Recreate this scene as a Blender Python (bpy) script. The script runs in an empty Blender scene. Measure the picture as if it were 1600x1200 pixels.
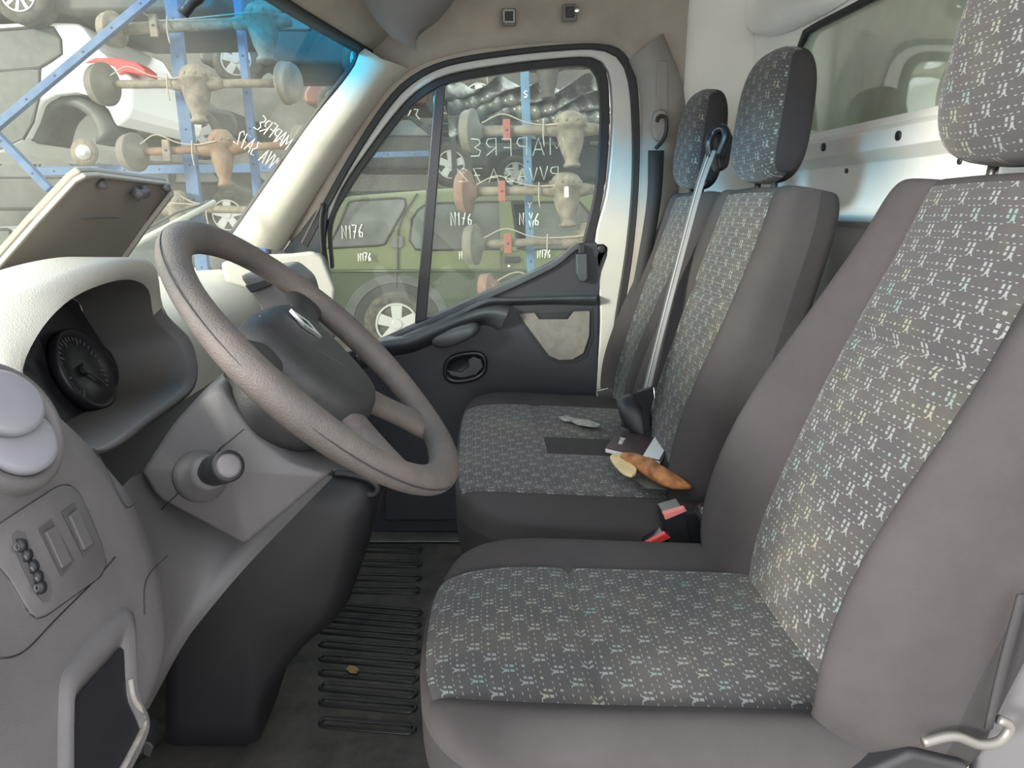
import bpy, math, random
from mathutils import Vector, Matrix
R = math.radians
random.seed(7)
scn = bpy.context.scene
COL = scn.collection
# ------------------------------------------------------------------ camera
FPX = 1200.0
CP = Vector((0.0, -0.90, 1.00))
YAW, PITCH, ROLL = R(2.0), R(13.0), R(1.2)
_f = Vector((math.sin(YAW)*math.cos(PITCH), math.cos(YAW)*math.cos(PITCH), -math.sin(PITCH)))
_r0 = Vector((math.cos(YAW), -math.sin(YAW), 0.0)); _u0 = _r0.cross(_f)
_r = _r0*math.cos(ROLL) - _u0*math.sin(ROLL); _u = _r0*math.sin(ROLL) + _u0*math.cos(ROLL)
cd = bpy.data.cameras.new('camera'); cam = bpy.data.objects.new('camera', cd); COL.objects.link(cam)
cd.sensor_width = 36.0; cd.lens = 36.0*FPX/1600.0; cd.clip_start = 0.02; cd.clip_end = 200
cam.matrix_world = Matrix(((_r.x, _u.x, -_f.x, CP.x), (_r.y, _u.y, -_f.y, CP.y), (_r.z, _u.z, -_f.z, CP.z), (0, 0, 0, 1)))
scn.camera = cam
# ------------------------------------------------------------------ world, sun, exposure
w = bpy.data.worlds.new('world'); scn.world = w; w.use_nodes = True
bg = w.node_tree.nodes['Background']
sky = w.node_tree.nodes.new('ShaderNodeTexSky')
sky.sky_type = 'HOSEK_WILKIE'; sky.turbidity = 7.0; sky.ground_albedo = 0.4
SUN_TRAVEL = Vector((0.70, 0.58, -0.235)).normalized()
sky.sun_direction = -SUN_TRAVEL
mixw = w.node_tree.nodes.new('ShaderNodeMixRGB'); mixw.inputs[0].default_value = 0.75
mixw.inputs[2].default_value = (0.98, 1.0, 1.04, 1)
w.node_tree.links.new(sky.outputs[0], mixw.inputs[1]); w.node_tree.links.new(mixw.outputs[0], bg.inputs[0])
bg.inputs[1].default_value = 3.7
sd = bpy.data.lights.new('sun', 'SUN'); sd.energy = 5.6; sd.angle = R(9); sd.color = (1.0, 0.95, 0.86)
sun = bpy.data.objects.new('sun', sd); COL.objects.link(sun)
sun.rotation_euler = SUN_TRAVEL.to_track_quat('-Z', 'Y').to_euler(); sun.location = (-4, -4, 6)
scn.view_settings.view_transform = 'Standard'; scn.view_settings.look = 'None'
scn.view_settings.gamma = 1; scn.view_settings.use_curve_mapping = False
scn.view_settings.exposure = 0.12

# ------------------------------------------------------------------ geometry of sight lines -> real places
def ray(px, py):
    return _f + _r*((px-800)/FPX) - _u*((py-600)/FPX)
def P(px, py, Y):
    d = ray(px, py); return CP + d*((Y-CP.y)/d.y)
def PZ(px, py, z):
    d = ray(px, py); return CP + d*((z-CP.z)/d.z)
def PX(px, py, x):
    d = ray(px, py); return CP + d*((x-CP.x)/d.x)
def V(*a): return Vector(a)
# ------------------------------------------------------------------ node helper
class N:
    def __init__(s, name):
        s.m = bpy.data.materials.new(name); s.m.use_nodes = True
        s.t = s.m.node_tree; s.b = s.t.nodes['Principled BSDF']; s.out = s.t.nodes['Material Output']
    def n(s, typ, **k):
        x = s.t.nodes.new(typ)
        for a, b in k.items(): setattr(x, a, b)
        return x
    def put(s, v, sock):
        if hasattr(v, 'is_output'): s.t.links.new(v, sock)
        else: sock.default_value = v
    def m1(s, op, a, b=0.0, c=None):
        x = s.n('ShaderNodeMath', operation=op); s.put(a, x.inputs[0]); s.put(b, x.inputs[1])
        if c is not None: s.put(c, x.inputs[2])
        return x.outputs[0]
    def mix(s, fac, a, b):
        x = s.n('ShaderNodeMixRGB'); s.put(fac, x.inputs[0]); s.put(a, x.inputs[1]); s.put(b, x.inputs[2]); return x.outputs[0]
    def noise(s, scale, detail=3, co=None, rough=0.5):
        x = s.n('ShaderNodeTexNoise'); x.inputs['Scale'].default_value = scale; x.inputs['Detail'].default_value = detail
        x.inputs['Roughness'].default_value = rough
        if co is None: co = s.co('Object')
        s.t.links.new(co, x.inputs['Vector']); return x.outputs['Fac']
    def co(s, k):
        return s.n('ShaderNodeTexCoord').outputs[k]
    def ramp(s, v, stops):
        x = s.n('ShaderNodeValToRGB'); s.put(v, x.inputs[0]); e = x.color_ramp.elements
        while len(e) < len(stops): e.new(0.5)
        for i, (p, c) in enumerate(stops):
            e[i].position = p; e[i].color = tuple(c)+(1,) if len(c) == 3 else c
        return x.outputs[0]
    def bump(s, h, strength=0.3, dist=0.001):
        x = s.n('ShaderNodeBump'); x.inputs['Strength'].default_value = strength; x.inputs['Distance'].default_value = dist
        s.t.links.new(h, x.inputs['Height']); s.t.links.new(x.outputs[0], s.b.inputs['Normal'])
MATS = {}
def c4(c): return tuple(c)+(1,) if len(c) == 3 else tuple(c)
def mat(name, col, rough=0.5, metal=0.0, var=0.0, vscale=6, grain=0.0, gscale=900, col2=None, spec=0.5, emit=0, gdist=0.0006):
    if name in MATS: return MATS[name]
    k = N(name); b = k.b
    b.inputs['Roughness'].default_value = rough; b.inputs['Metallic'].default_value = metal
    b.inputs['Specular IOR Level'].default_value = spec
    if var > 0 or col2:
        c2 = col2 if col2 else tuple(x*(1-var) for x in col)
        f = k.ramp(k.noise(vscale, 5, rough=0.65), [(0.35, (0, 0, 0)), (0.68, (1, 1, 1))])
        k.t.links.new(k.mix(f, c4(col), c4(c2)), b.inputs['Base Color'])
    else: b.inputs['Base Color'].default_value = c4(col)
    if grain > 0: k.bump(k.noise(gscale, 2), grain, gdist)
    MATS[name] = k.m; return k.m

def fabric_pattern(name, base, light):
    k = N(name); uv = k.co('UV'); sp = k.n('ShaderNodeSeparateXYZ'); k.t.links.new(uv, sp.inputs[0])
    U0, V0 = sp.outputs[0], sp.outputs[1]
    TW, TH = 0.066, 0.0185                     # one motif repeat in metres
    row = k.m1('FLOOR', k.m1('DIVIDE', V0, TH))
    us = k.m1('ADD', k.m1('DIVIDE', U0, TW), k.m1('MULTIPLY', row, 1/3))
    u = k.m1('FRACT', us); v = k.m1('FRACT', k.m1('DIVIDE', V0, TH))
    cell = k.m1('FLOOR', us)
    def rect(cx, cy, hw, hh, shear=0.0):
        du = k.m1('SUBTRACT', u, cx)
        if shear: du = k.m1('SUBTRACT', du, k.m1('MULTIPLY', k.m1('SUBTRACT', v, cy), shear))
        return k.m1('MULTIPLY', k.m1('LESS_THAN', k.m1('ABSOLUTE', du), hw), k.m1('LESS_THAN', k.m1('ABSOLUTE', k.m1('SUBTRACT', v, cy)), hh))
    rs = [rect(.10, .85, .034, .125), rect(.24, .85, .034, .125), rect(.10, .51, .036, .14), rect(.10, .38, .052, .05), rect(.055, .28, .016, .07, .25),
          rect(.145, .28, .016, .07, -.25), rect(.02, .22, .026, .03), rect(.18, .22, .026, .03), rect(.245, .54, .034, .09), rect(.58, .54, .034, .09)]
    for cx in (.41, .75, .92): rs.append(rect(cx, .54, .034, .03))
    for cx in (.32, .48, .64, .80): rs.append(rect(cx, .13, .034, .03))
    a = rs[0]
    for q in rs[1:]: a = k.m1('MAXIMUM', a, q)
    # weave breaks the light yarn into threads
    th = k.m1('GREATER_THAN', k.m1('SINE', k.m1('MULTIPLY', U0, 9000.0)), -0.55)
    wn = k.n('ShaderNodeTexWhiteNoise', noise_dimensions='2D'); cb = k.n('ShaderNodeCombineXYZ')
    k.t.links.new(cell, cb.inputs[0]); k.t.links.new(row, cb.inputs[1]); k.t.links.new(cb.outputs[0], wn.inputs['Vector'])
    tint = k.ramp(wn.outputs[0], [(0.0, light), (0.6, light), (0.72, (light[0]*.62, light[1]*1.02, light[2]*1.0)), (0.86, (light[0]*1.1, light[1]*1.02, light[2]*.82))])
    grime = k.ramp(k.noise(5, 4, rough=0.6), [(0.5, (0, 0, 0)), (0.78, (.55, .55, .55))])
    base2 = k.mix(grime, c4(base), c4((base[0]*2.0+.03, base[1]*1.8+.024, base[2]*1.35+.010)))
    fac = k.m1('MULTIPLY', a, k.m1('ADD', k.m1('MULTIPLY', th, 0.35), 0.40))
    k.t.links.new(k.mix(fac, base2, tint), k.b.inputs['Base Color'])
    k.b.inputs['Roughness'].default_value = 0.95; k.b.inputs['Specular IOR Level'].default_value = 0.2
    k.b.inputs['Sheen Weight'].default_value = 0.15
    k.bump(k.noise(1400, 2), 0.5, 0.0008)
    MATS[name] = k.m; return k.m

def glass_mat(name, dust=0.15, tint=(1, 1, 1), blue=False, dustcol=(.75, .76, .68), tl=0.5):
    k = N(name); t = k.t
    tr = k.n('ShaderNodeBsdfTransparent'); gl = k.n('ShaderNodeBsdfGlossy'); gl.inputs['Roughness'].default_value = 0.03
    if blue:
        pos = k.n('ShaderNodeNewGeometry').outputs['Position']; sp = k.n('ShaderNodeSeparateXYZ'); t.links.new(pos, sp.inputs[0])
        hgt = k.m1('ADD', sp.outputs[2], k.m1('MULTIPLY', k.m1('SUBTRACT', 1.3, sp.outputs[1]), -0.02))
        f = k.m1('MULTIPLY', k.m1('SUBTRACT', hgt, 1.285), 11.0); f = k.n('ShaderNodeClamp'); f2 = f
        t.links.new(k.m1('MULTIPLY', k.m1('SUBTRACT', hgt, 1.285), 13.0), f2.inputs[0])
        t.links.new(k.mix(f2.outputs[0], c4(tint), (0.015, 0.50, 0.95, 1)), tr.inputs[0])
    else: tr.inputs[0].default_value = c4(tint)
    fr = k.n('ShaderNodeFresnel'); fr.inputs[0].default_value = 1.25
    m1 = k.n('ShaderNodeMixShader'); t.links.new(fr.outputs[0], m1.inputs[0]); t.links.new(tr.outputs[0], m1.inputs[1]); t.links.new(gl.outputs[0], m1.inputs[2])
    df = k.n('ShaderNodeBsdfDiffuse'); df.inputs[0].default_value = c4(dustcol)
    tlb = k.n('ShaderNodeBsdfTranslucent'); tlb.inputs[0].default_value = c4(dustcol)
    dm = k.n('ShaderNodeMixShader'); dm.inputs[0].default_value = tl; t.links.new(df.outputs[0], dm.inputs[1]); t.links.new(tlb.outputs[0], dm.inputs[2])
    big = k.ramp(k.noise(2.2, 4, rough=.6), [(0.3, (.55,)*3), (0.7, (1.3,)*3)])
    fine = k.ramp(k.noise(75, 2, rough=.6), [(0.70, (0,)*3), (0.76, (1,)*3)])
    fac = k.m1('MULTIPLY', k.m1('ADD', big, k.m1('MULTIPLY', fine, 0.7 if blue else 0.0)), dust)
    if blue: fac = k.m1('MULTIPLY', fac, k.m1('SUBTRACT', 1.0, k.m1('MULTIPLY', f2.outputs[0], .75)))
    m2 = k.n('ShaderNodeMixShader'); t.links.new(fac, m2.inputs[0]); t.links.new(m1.outputs[0], m2.inputs[1]); t.links.new(dm.outputs[0], m2.inputs[2])
    t.links.new(m2.outputs[0], k.out.inputs[0]); MATS[name] = k.m; return k.m

# ------------------------------------------------------------------ object helpers
def mesh(name, vs, fs, m, parent=None, smooth=True, uvs=None, bevel=0, bseg=2, subsurf=0):
    me = bpy.data.meshes.new(name); me.from_pydata([tuple(v) for v in vs], [], fs); me.validate(); me.update()
    if smooth: me.polygons.foreach_set('use_smooth', [True]*len(me.polygons))
    if uvs:
        l = me.uv_layers.new(name='UVMap')
        for lp in me.loops: l.data[lp.index].uv = uvs[lp.vertex_index]
    o = bpy.data.objects.new(name, me); COL.objects.link(o)
    if m: me.materials.append(m)
    if parent: setp(o, parent)
    if bevel:
        b = o.modifiers.new('Bevel', 'BEVEL'); b.width = bevel; b.segments = bseg; b.limit_method = 'ANGLE'; b.angle_limit = R(35); b.harden_normals = True
    if subsurf:
        b = o.modifiers.new('Subsurf', 'SUBSURF'); b.levels = subsurf; b.render_levels = subsurf
    return o
def setp(o, parent):
    o.parent = parent; o.matrix_parent_inverse = Matrix.Translation(-parent.location) if parent.type == 'EMPTY' else Matrix.Identity(4)
def tag(o, label=None, cat=None, group=None, kind=None):
    if label: o['label'] = label
    if cat: o['category'] = cat
    if group: o['group'] = group
    if kind: o['kind'] = kind
    return o
def thing(name, loc, label, cat, group=None, kind=None):
    o = bpy.data.objects.new(name, None); COL.objects.link(o); o.location = loc; o.empty_display_size = .1
    return tag(o, label, cat, group, kind)
def resample(pts, n, closed=False, smooth=True):
    pts = [Vector(p) for p in pts]; dense = []
    m = len(pts); rng = m if closed else m-1
    for i in range(rng):
        p1, p2 = pts[i], pts[(i+1) % m]
        p0 = pts[i-1] if (closed or i > 0) else p1*2-p2
        p3 = pts[(i+2) % m] if (closed or i+2 < m) else p2*2-p1
        for k in range(12):
            t = k/12
            if smooth: dense.append(0.5*((2*p1)+(p2-p0)*t+(2*p0-5*p1+4*p2-p3)*t*t+(3*p1-p0-3*p2+p3)*t*t*t))
            else: dense.append(p1.lerp(p2, t))
    dense.append(pts[0] if closed else pts[-1])
    L = [0]
    for i in range(1, len(dense)): L.append(L[-1]+(dense[i]-dense[i-1]).length)
    out = []; j = 0; cnt = n if closed else n-1
    for i in range(n):
        s = L[-1]*i/cnt
        while j < len(L)-2 and L[j+1] < s: j += 1
        d = L[j+1]-L[j]; out.append(dense[j].lerp(dense[j+1], (s-L[j])/d if d > 0 else 0))
    return out
def loft(loops, closed=True, cap0=False, cap1=False):
    n = len(loops[0]); vs = [p for l in loops for p in l]; fs = []
    for i in range(len(loops)-1):
        for j in range(n if closed else n-1):
            a, b = i*n+j, i*n+(j+1) % n; fs.append((a, b, b+n, a+n))
    if cap0: fs.append(tuple(range(n))[::-1])
    if cap1: fs.append(tuple(range((len(loops)-1)*n, len(loops)*n)))
    return vs, fs
def slab(pts, off):
    """polygon pts given thickness vector off"""
    n = len(pts); off = Vector(off); vs = [Vector(p) for p in pts]+[Vector(p)+off for p in pts]
    fs = [tuple(range(n)), tuple(range(2*n-1, n-1, -1))]+[(i, i+n, (i+1) % n+n, (i+1) % n) for i in range(n)]
    return vs, fs
def band(a, b, off, n=0, closed=False, smooth=True):
    """solid strip between polylines a and b"""
    if n: a = resample(a, n, closed, smooth); b = resample(b, n, closed, smooth)
    n = len(a); off = Vector(off)
    loops = [a, b, [p+off for p in b], [p+off for p in a], a]
    vs = []; fs = []
    L4 = loops[:4]
    for l in L4: vs += l
    rng = n if closed else n-1
    for i in range(4):
        for j in range(rng):
            j2 = (j+1) % n; i2 = (i+1) % 4
            fs.append((i*n+j, i*n+j2, i2*n+j2, i2*n+j))
    if not closed: fs += [(0, n, 2*n, 3*n), (n-1, 4*n-1, 3*n-1, 2*n-1)]
    return vs, fs
def tube(pts, r, seg=8, closed=False, flat=1.0, n=0, smooth=True):
    """sweep; r number or list"""
    if n: pts = resample(pts, n, closed, smooth)
    pts = [Vector(p) for p in pts]; m = len(pts); loops = []
    up = None
    for i, p in enumerate(pts):
        if closed: t = pts[(i+1) % m]-pts[i-1]
        else: t = pts[min(i+1, m-1)]-pts[max(i-1, 0)]
        t = t.normalized() if t.length > 1e-9 else Vector((0, 0, 1))
        if up is None: up = min((Vector((0, 1, 0)), Vector((0, 0, 1)), Vector((1, 0, 0))), key=lambda q: abs(q.dot(t))+(0 if q.y else .01))
        if t.cross(up).length < .05: up = Vector((0, 1, 0)) if abs(t.y) < .8 else Vector((0, 0, 1))
        s = t.cross(up).normalized(); up = s.cross(t).normalized()
        rr = r[i*len(r)//m] if isinstance(r, (list, tuple)) else r
        loops.append([p+(s*math.cos(2*math.pi*k/seg)*flat+up*math.sin(2*math.pi*k/seg))*rr for k in range(seg)])
    if closed: loops.append(loops[0]); vs, fs = loft(loops); return vs, fs
    return loft(loops, True, True, True)
def frame_of(axis, up=None):
    a = Vector(axis).normalized(); up = Vector(up) if up else (Vector((0, 0, 1)) if abs(a.z) < .9 else Vector((0, 1, 0)))
    s = a.cross(up).normalized(); u = s.cross(a).normalized(); return a, s, u
def lathe(c, axis, prof, seg=24, cap=True):
    """prof: list of (distance along axis, radius)"""
    a, s, u = frame_of(axis); c = Vector(c); loops = []
    for h, r in prof: loops.append([c+a*h+(s*math.cos(2*math.pi*k/seg)+u*math.sin(2*math.pi*k/seg))*max(r, 1e-5) for k in range(seg)])
    return loft(loops, True, cap, cap)
def box(c, sx, sy, sz, ax=None):
    c = Vector(c); X, Y, Z = ax if ax else (V(1, 0, 0), V(0, 1, 0), V(0, 0, 1)); vs = []
    for k in (-1, 1):
        for j, i in ((-1, -1), (-1, 1), (1, 1), (1, -1)): vs.append(c+X*sx/2*i+Y*sy/2*j+Z*sz/2*k)
    return vs, [(3, 2, 1, 0), (4, 5, 6, 7), (0, 1, 5, 4), (1, 2, 6, 5), (2, 3, 7, 6), (3, 0, 4, 7)]
def join(*parts):
    vs, fs = [], []
    for v, f in parts:
        o = len(vs); vs += list(v); fs += [tuple(i+o for i in q) for q in f]
    return vs, fs
def bar(a, b, w, h, up=None):
    a, b = Vector(a), Vector(b); d = b-a; ax, s, u = frame_of(d, up)
    return box((a+b)/2, d.length, w, h, (ax, s, u))
# stroke lettering
GL = {'M': [[(0, 0), (0, 1), (.4, .35), (.8, 1), (.8, 0)]], 'A': [[(0, 0), (.35, 1), (.7, 0)], [(.12, .35), (.58, .35)]],
      'P': [[(0, 0), (0, 1), (.5, .95), (.6, .7), (.45, .5), (0, .45)]], 'F': [[(0, 0), (0, 1), (.55, 1)], [(0, .5), (.45, .5)]],
      'R': [[(0, 0), (0, 1), (.5, .95), (.6, .72), (.45, .5), (0, .48), (.6, 0)]], 'E': [[(.55, 1), (.1, .95), (0, .75), (.35, .5), (0, .3), (.1, .02), (.6, 0)]],
      'V': [[(0, 1), (.3, 0), (.6, 1)]], 'W': [[(0, 1), (.2, 0), (.4, .8), (.6, 0), (.8, 1)]], '3': [[(0, 1), (.5, 1), (.2, .6), (.55, .35), (.4, 0), (0, .05)]],
      '7': [[(0, 1), (.6, 1), (.2, 0)], [(.15, .5), (.55, .5)]], '2': [[(0, .8), (.3, 1), (.55, .75), (0, 0), (.6, .02)]],
      'N': [[(0, 0), (0, 1), (.6, 0), (.6, 1)]], '1': [[(0, .75), (.2, 1), (.2, 0)]], '6': [[(.5, 1), (.05, .5), (.1, .05), (.45, .05), (.5, .35), (.1, .45)]],
      'Y': [[(0, 1), (.3, .5), (.6, 1)], [(.3, .5), (.25, 0)]], 'S': [[(.55, .9), (.2, 1), (0, .75), (.5, .35), (.35, 0), (0, .08)]],
      '-': [[(0, .5), (.4, .5)]], 'o': [[(.3, .6), (.05, .45), (.05, .1), (.3, 0), (.5, .15), (.5, .45), (.3, .6)]], 'r': [[(0, .6), (.05, 0)], [(.03, .4), (.3, .6)]], 'v': [[(0, .6), (.2, 0), (.45, .6)]],
      't': [[(.2, .9), (.2, 0)], [(0, .6), (.4, .6)]], 'm': [[(0, 0), (0, .6), (.2, .6), (.25, 0), (.25, .5), (.45, .6), (.5, 0)]], '0': [[(.3, 1), (.02, .7), (.05, .2), (.3, 0), (.55, .25), (.55, .75), (.3, 1)]]}
def writing(txt, org, dx, dz, r, step=1.0, rnd=.06):
    """org at first letter's foot; dx vector = one letter width advance, dz vector = letter height"""
    parts = []; x = 0; org, dx, dz = Vector(org), Vector(dx), Vector(dz)
    for ch in txt:
        if ch == ' ': x += .8*step; continue
        jy = random.uniform(-rnd, rnd)
        for st in GL[ch]:
            parts.append(tube([org+dx*(x+a)+dz*(b+jy) for a, b in st], r, 5))
        x += (max(a for st in GL[ch] for a, b in st)+.32)*step
    return join(*parts)

# ------------------------------------------------------------------ materials
M_dash = mat('dash plastic', (.125, .117, .120), .55, var=.22, vscale=9, grain=.5, gscale=700)
M_col = mat('column plastic', (.105, .100, .103), .5, var=.12, vscale=14, grain=.35, gscale=800)
M_hood = mat('pale dash moulding', (.42, .405, .36), .55, var=.12, vscale=7, grain=.7, gscale=420, gdist=.001)
M_black = mat('black plastic', (.018, .018, .021), .45, grain=.3)
M_blackg = mat('glossy black plastic', (.02, .021, .026), .25)
M_door = mat('door plastic', (.030, .033, .043), .42, var=.2, vscale=10, grain=.4, gscale=600)
M_doorlt = mat('door armrest plastic', (.06, .068, .08), .38, var=.3, vscale=14, grain=.4, gscale=600)
M_rubber = mat('rubber seal', (.016, .016, .018), .6)
M_wheel = mat('worn wheel rim', (.072, .066, .062), .62, col2=(.135, .112, .102), vscale=7, grain=.9, gscale=520, gdist=.0012)
M_hub = mat('dusty hub cover', (.030, .030, .032), .55, var=.3, vscale=30, grain=.7, gscale=500)
M_seat = mat('plain seat cloth', (.060, .055, .056), .93, var=.2, vscale=7, grain=.5, gscale=1300, spec=.2, gdist=.0008)
M_side = mat('seat side cloth', (.040, .038, .040), .9, var=.2, vscale=5, grain=.5, gscale=1300, spec=.2)
M_pat = fabric_pattern('patterned seat cloth', (.060, .058, .060), (.31, .335, .325))
M_head = mat('headliner', (.40, .35, .30), .9, var=.25, vscale=4, grain=.4, gscale=800, spec=.1)
M_headd = mat('headliner shelf', (.20, .19, .18), .9, var=.1, grain=.4, gscale=800, spec=.1)
M_pillar = mat('cream pillar trim', (.50, .47, .40), .7, var=.12, vscale=5, grain=.3)
M_bpil = mat('grey pillar trim', (.26, .24, .215), .6, var=.18, vscale=6, grain=.4)
M_white = mat('white painted steel', (.84, .825, .77), .42, var=.10, vscale=3)
M_frame = mat('door frame paint', (.52, .51, .475), .35, var=.1)
M_mat = mat('rubber floor mat', (.048, .048, .044), .75, col2=(.115, .105, .088), vscale=11, grain=.8, gscale=260, gdist=.001)
M_alu = mat('scuffed sill metal', (.20, .20, .19), .5, .3, var=.3, vscale=20)
M_lid = mat('lid underside', (.27, .235, .205), .5, var=.15, vscale=3, grain=.3)
M_pocket = mat('grey pocket flap', (.19, .18, .165), .55, var=.25, vscale=40, grain=.4)
M_chrome = mat('bright metal', (.75, .75, .76), .22, 1.0)
M_belt = mat('belt webbing', (.20, .20, .205), .7, grain=.5, gscale=1200)
M_beltd = mat('dark belt webbing', (.03, .029, .032), .8, grain=.5, gscale=1200)
M_red = mat('red button', (.62, .05, .05), .4)
M_pink = mat('pale red button', (.70, .22, .20), .45)  # paler, pinker red for the higher buckle
M_brown = mat('booklet cover', (.045, .028, .032), .4)
M_paper = mat('paper white', (.72, .73, .74), .7)
M_peel = mat('dry peel', (.46, .19, .06), .65, col2=(.20, .07, .025), vscale=38, grain=.6, gscale=160)
M_peelin = mat('peel inside', (.80, .62, .33), .7, var=.2, vscale=30)
M_leaf = mat('dry leaf', (.42, .27, .11), .8, var=.3, vscale=60)
M_chalk = mat('white marker', (.85, .85, .80), .7)
M_blue = mat('blue rack paint', (.03, .08, .19), .6, col2=(.07, .13, .22), vscale=9, grain=.2)
M_bluel = mat('faded blue rack paint', (.075, .16, .27), .55, var=.3, vscale=5)
M_rust = mat('rusty axle iron', (.085, .072, .058), .75, col2=(.19, .165, .125), vscale=14, grain=.6, gscale=90, gdist=.003)
M_rustr = mat('red rusted drum', (.13, .07, .052), .8, col2=(.17, .115, .09), vscale=12, grain=.5, gscale=90)
M_iron = mat('grey drum iron', (.085, .085, .075), .7, col2=(.13, .115, .09), vscale=12, grain=.5, gscale=90)
M_redpad = mat('red spring pad', (.25, .075, .055), .7, var=.3, vscale=30)
M_hose = mat('brake hose', (.24, .215, .17), .6)
M_carw = mat('white car paint', (.85, .86, .84), .25, spec=.6)
M_green = mat('green car paint', (.125, .142, .075), .3, col2=(.105, .12, .065), vscale=2)
M_greenshade = mat('shaded green car paint', (.045, .058, .035), .35, var=.25, vscale=4)  # the car's green, darkened for the shade below its lit beltline
M_clad = mat('grey cladding', (.075, .08, .075), .6, var=.3, vscale=12)
M_carglass = mat('car glass', (.10, .107, .10), .12, spec=.6, var=.4, vscale=2.5)
M_console = mat('shaded console plastic', (.013, .013, .015), .5, grain=.3)  # near-black tone includes the shade the console stands in
M_tyre = mat('tyre rubber', (.035, .034, .032), .85, col2=(.10, .09, .075), vscale=14)
M_alloy = mat('alloy wheel', (.50, .50, .49), .35, .6)
M_scrap = mat('dark scrap body', (.028, .029, .028), .55, col2=(.065, .065, .06), vscale=2.2)
M_scrapr = mat('dull red body', (.19, .075, .06), .5, var=.4, vscale=3)
M_scrapg = mat('grey silver body', (.22, .23, .22), .4, var=.35, vscale=2)
M_dark = mat('blackened steel', (.02, .021, .021), .7, col2=(.05, .05, .046), vscale=5)
M_ground = mat('yard concrete', (.42, .40, .36), .9, var=.15, vscale=.8, grain=.2, gscale=30, gdist=.002)
M_film = mat('crumpled plastic film', (.13, .14, .13), .25, var=.5, vscale=12, spec=.9)
M_lamp = mat('red lamp lens', (.60, .015, .02), .15, spec=.8)
M_face = mat('gauge face', (.012, .012, .016), .4)
M_tick = mat('gauge marks', (.12, .12, .12), .6)
M_vent = mat('grey vent flap', (.20, .20, .225), .3, var=.1)
G_ws = glass_mat('windscreen glass', .06, (.90, .95, .88), True, (.80, .82, .70), .6)
G_side = glass_mat('side glass', .04, (.86, .90, .85), False, (.6, .62, .58), .4)
G_bulk = glass_mat('bulkhead glass', .55, (.55, .65, .56), False, (.66, .72, .58), .2)

# ================================================================== THE SHELL
YD = 1.33        # plane of the passenger door trim
# floor
o = mesh('floor', *box((0.0, .45, -.02), 1.75, 1.85, .04), M_mat, smooth=False); tag(o, kind='structure')
# ground outside
o = mesh('ground', *box((0, 5.0, -.60), 40, 30, .1), M_ground, smooth=False); tag(o, kind='structure')

# ---- windscreen surface
_w1, _w2 = P(566, 75, 1.31), P(362, 372, 1.31)
def ws_edge(z):                                   # x of the glass at the passenger end
    return _w1.x+(z-_w1.z)*(_w1.x-_w2.x)/(_w1.z-_w2.z)+.008
def ws_x(z, Y):
    return ws_edge(z)-.16*(1-((Y-.45)/.88)**2)
loops = []
for i in range(15):
    z = .80+(1.44-.80)*i/14
    loops.append([V(ws_x(z, Y), Y, z-.02*(abs(Y-.45)/.88)**4) for Y in [-.42+1.74*j/30 for j in range(31)]])
vs, fs = loft(loops, closed=False)
o = mesh('window_1', vs, fs, G_ws); tag(o, kind='structure')

# ---- passenger A pillar trim (cream) : strip from header down to dash
lft = [P(560, 70, 1.28), P(558, 95, 1.28), P(535, 130, 1.28), P(490, 185, 1.28), P(430, 270, 1.28), P(362, 368, 1.28)]
mid = [P(596, 92, 1.25), P(585, 118, 1.25), P(560, 160, 1.25), P(518, 215, 1.25), P(462, 298, 1.25), P(398, 385, 1.25)]
rgt = [P(640, 108, 1.31), P(612, 130, 1.31), P(580, 172, 1.31), P(546, 220, 1.31), P(494, 300, 1.31), P(438, 392, 1.31)]
bk = [p+V(0, .06, 0) for p in rgt]; bk2 = [p+V(0, .06, 0) for p in lft]
L = [resample(l, 24) for l in (lft, [a.lerp(b, .5)+V(0, -.012, 0) for a, b in zip(lft, mid)], mid, [a.lerp(b, .5)+V(0, -.01, 0) for a, b in zip(mid, rgt)], rgt, bk, bk2)]
L.append(L[0]); vs, fs = loft(L, closed=False); o = mesh('trim_1', vs, fs, M_pillar); tag(o, kind='structure')
# black band along glass edge
a = [P(556, 68, 1.285), P(560, 95, 1.285), P(538, 128, 1.285), P(492, 184, 1.285), P(432, 268, 1.285), P(364, 366, 1.285)]
b = [P(548, 64, 1.285), P(551, 94, 1.285), P(530, 122, 1.285), P(487, 178, 1.285), P(427, 263, 1.285), P(358, 363, 1.285)]
o = mesh('trim_2', *band(a, b, (0, .01, 0), 30), M_rubber); tag(o, kind='structure')

# ---- headliner: header over the glass, side over the door, roof
def zc(v): return v
hd = []
Ys = [-.42+1.735*j/24 for j in range(25)]
r0 = [V(ws_x(1.425, Y)+.005, Y, 1.425-.025*(abs(Y-.45)/.88)**4) for Y in Ys]
r1 = [V(p.x+.06, p.y, p.z+.03) for p in r0]
r2 = [V(p.x+.20, p.y, 1.56) for p in r0]
r3 = [V(p.x+.34, p.y, 1.66) for p in r0]
r4 = [V(.25, p.y, 1.71) for p in r0]; r5 = [V(.78, p.y, 1.72) for p in r0]
vs, fs = loft([r0, r1, r2, r3, r4, r5], closed=False)
o = mesh('ceiling', vs, fs, M_head, subsurf=1); tag(o, kind='structure')
# dark edge of the header
a = r0; b = [p+V(.02, 0, .004) for p in r0]
o = mesh('trim_3', *band([p+V(-.008, 0, -.006) for p in a], b, (0, 0, .01)), M_rubber); tag(o, kind='structure')
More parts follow.
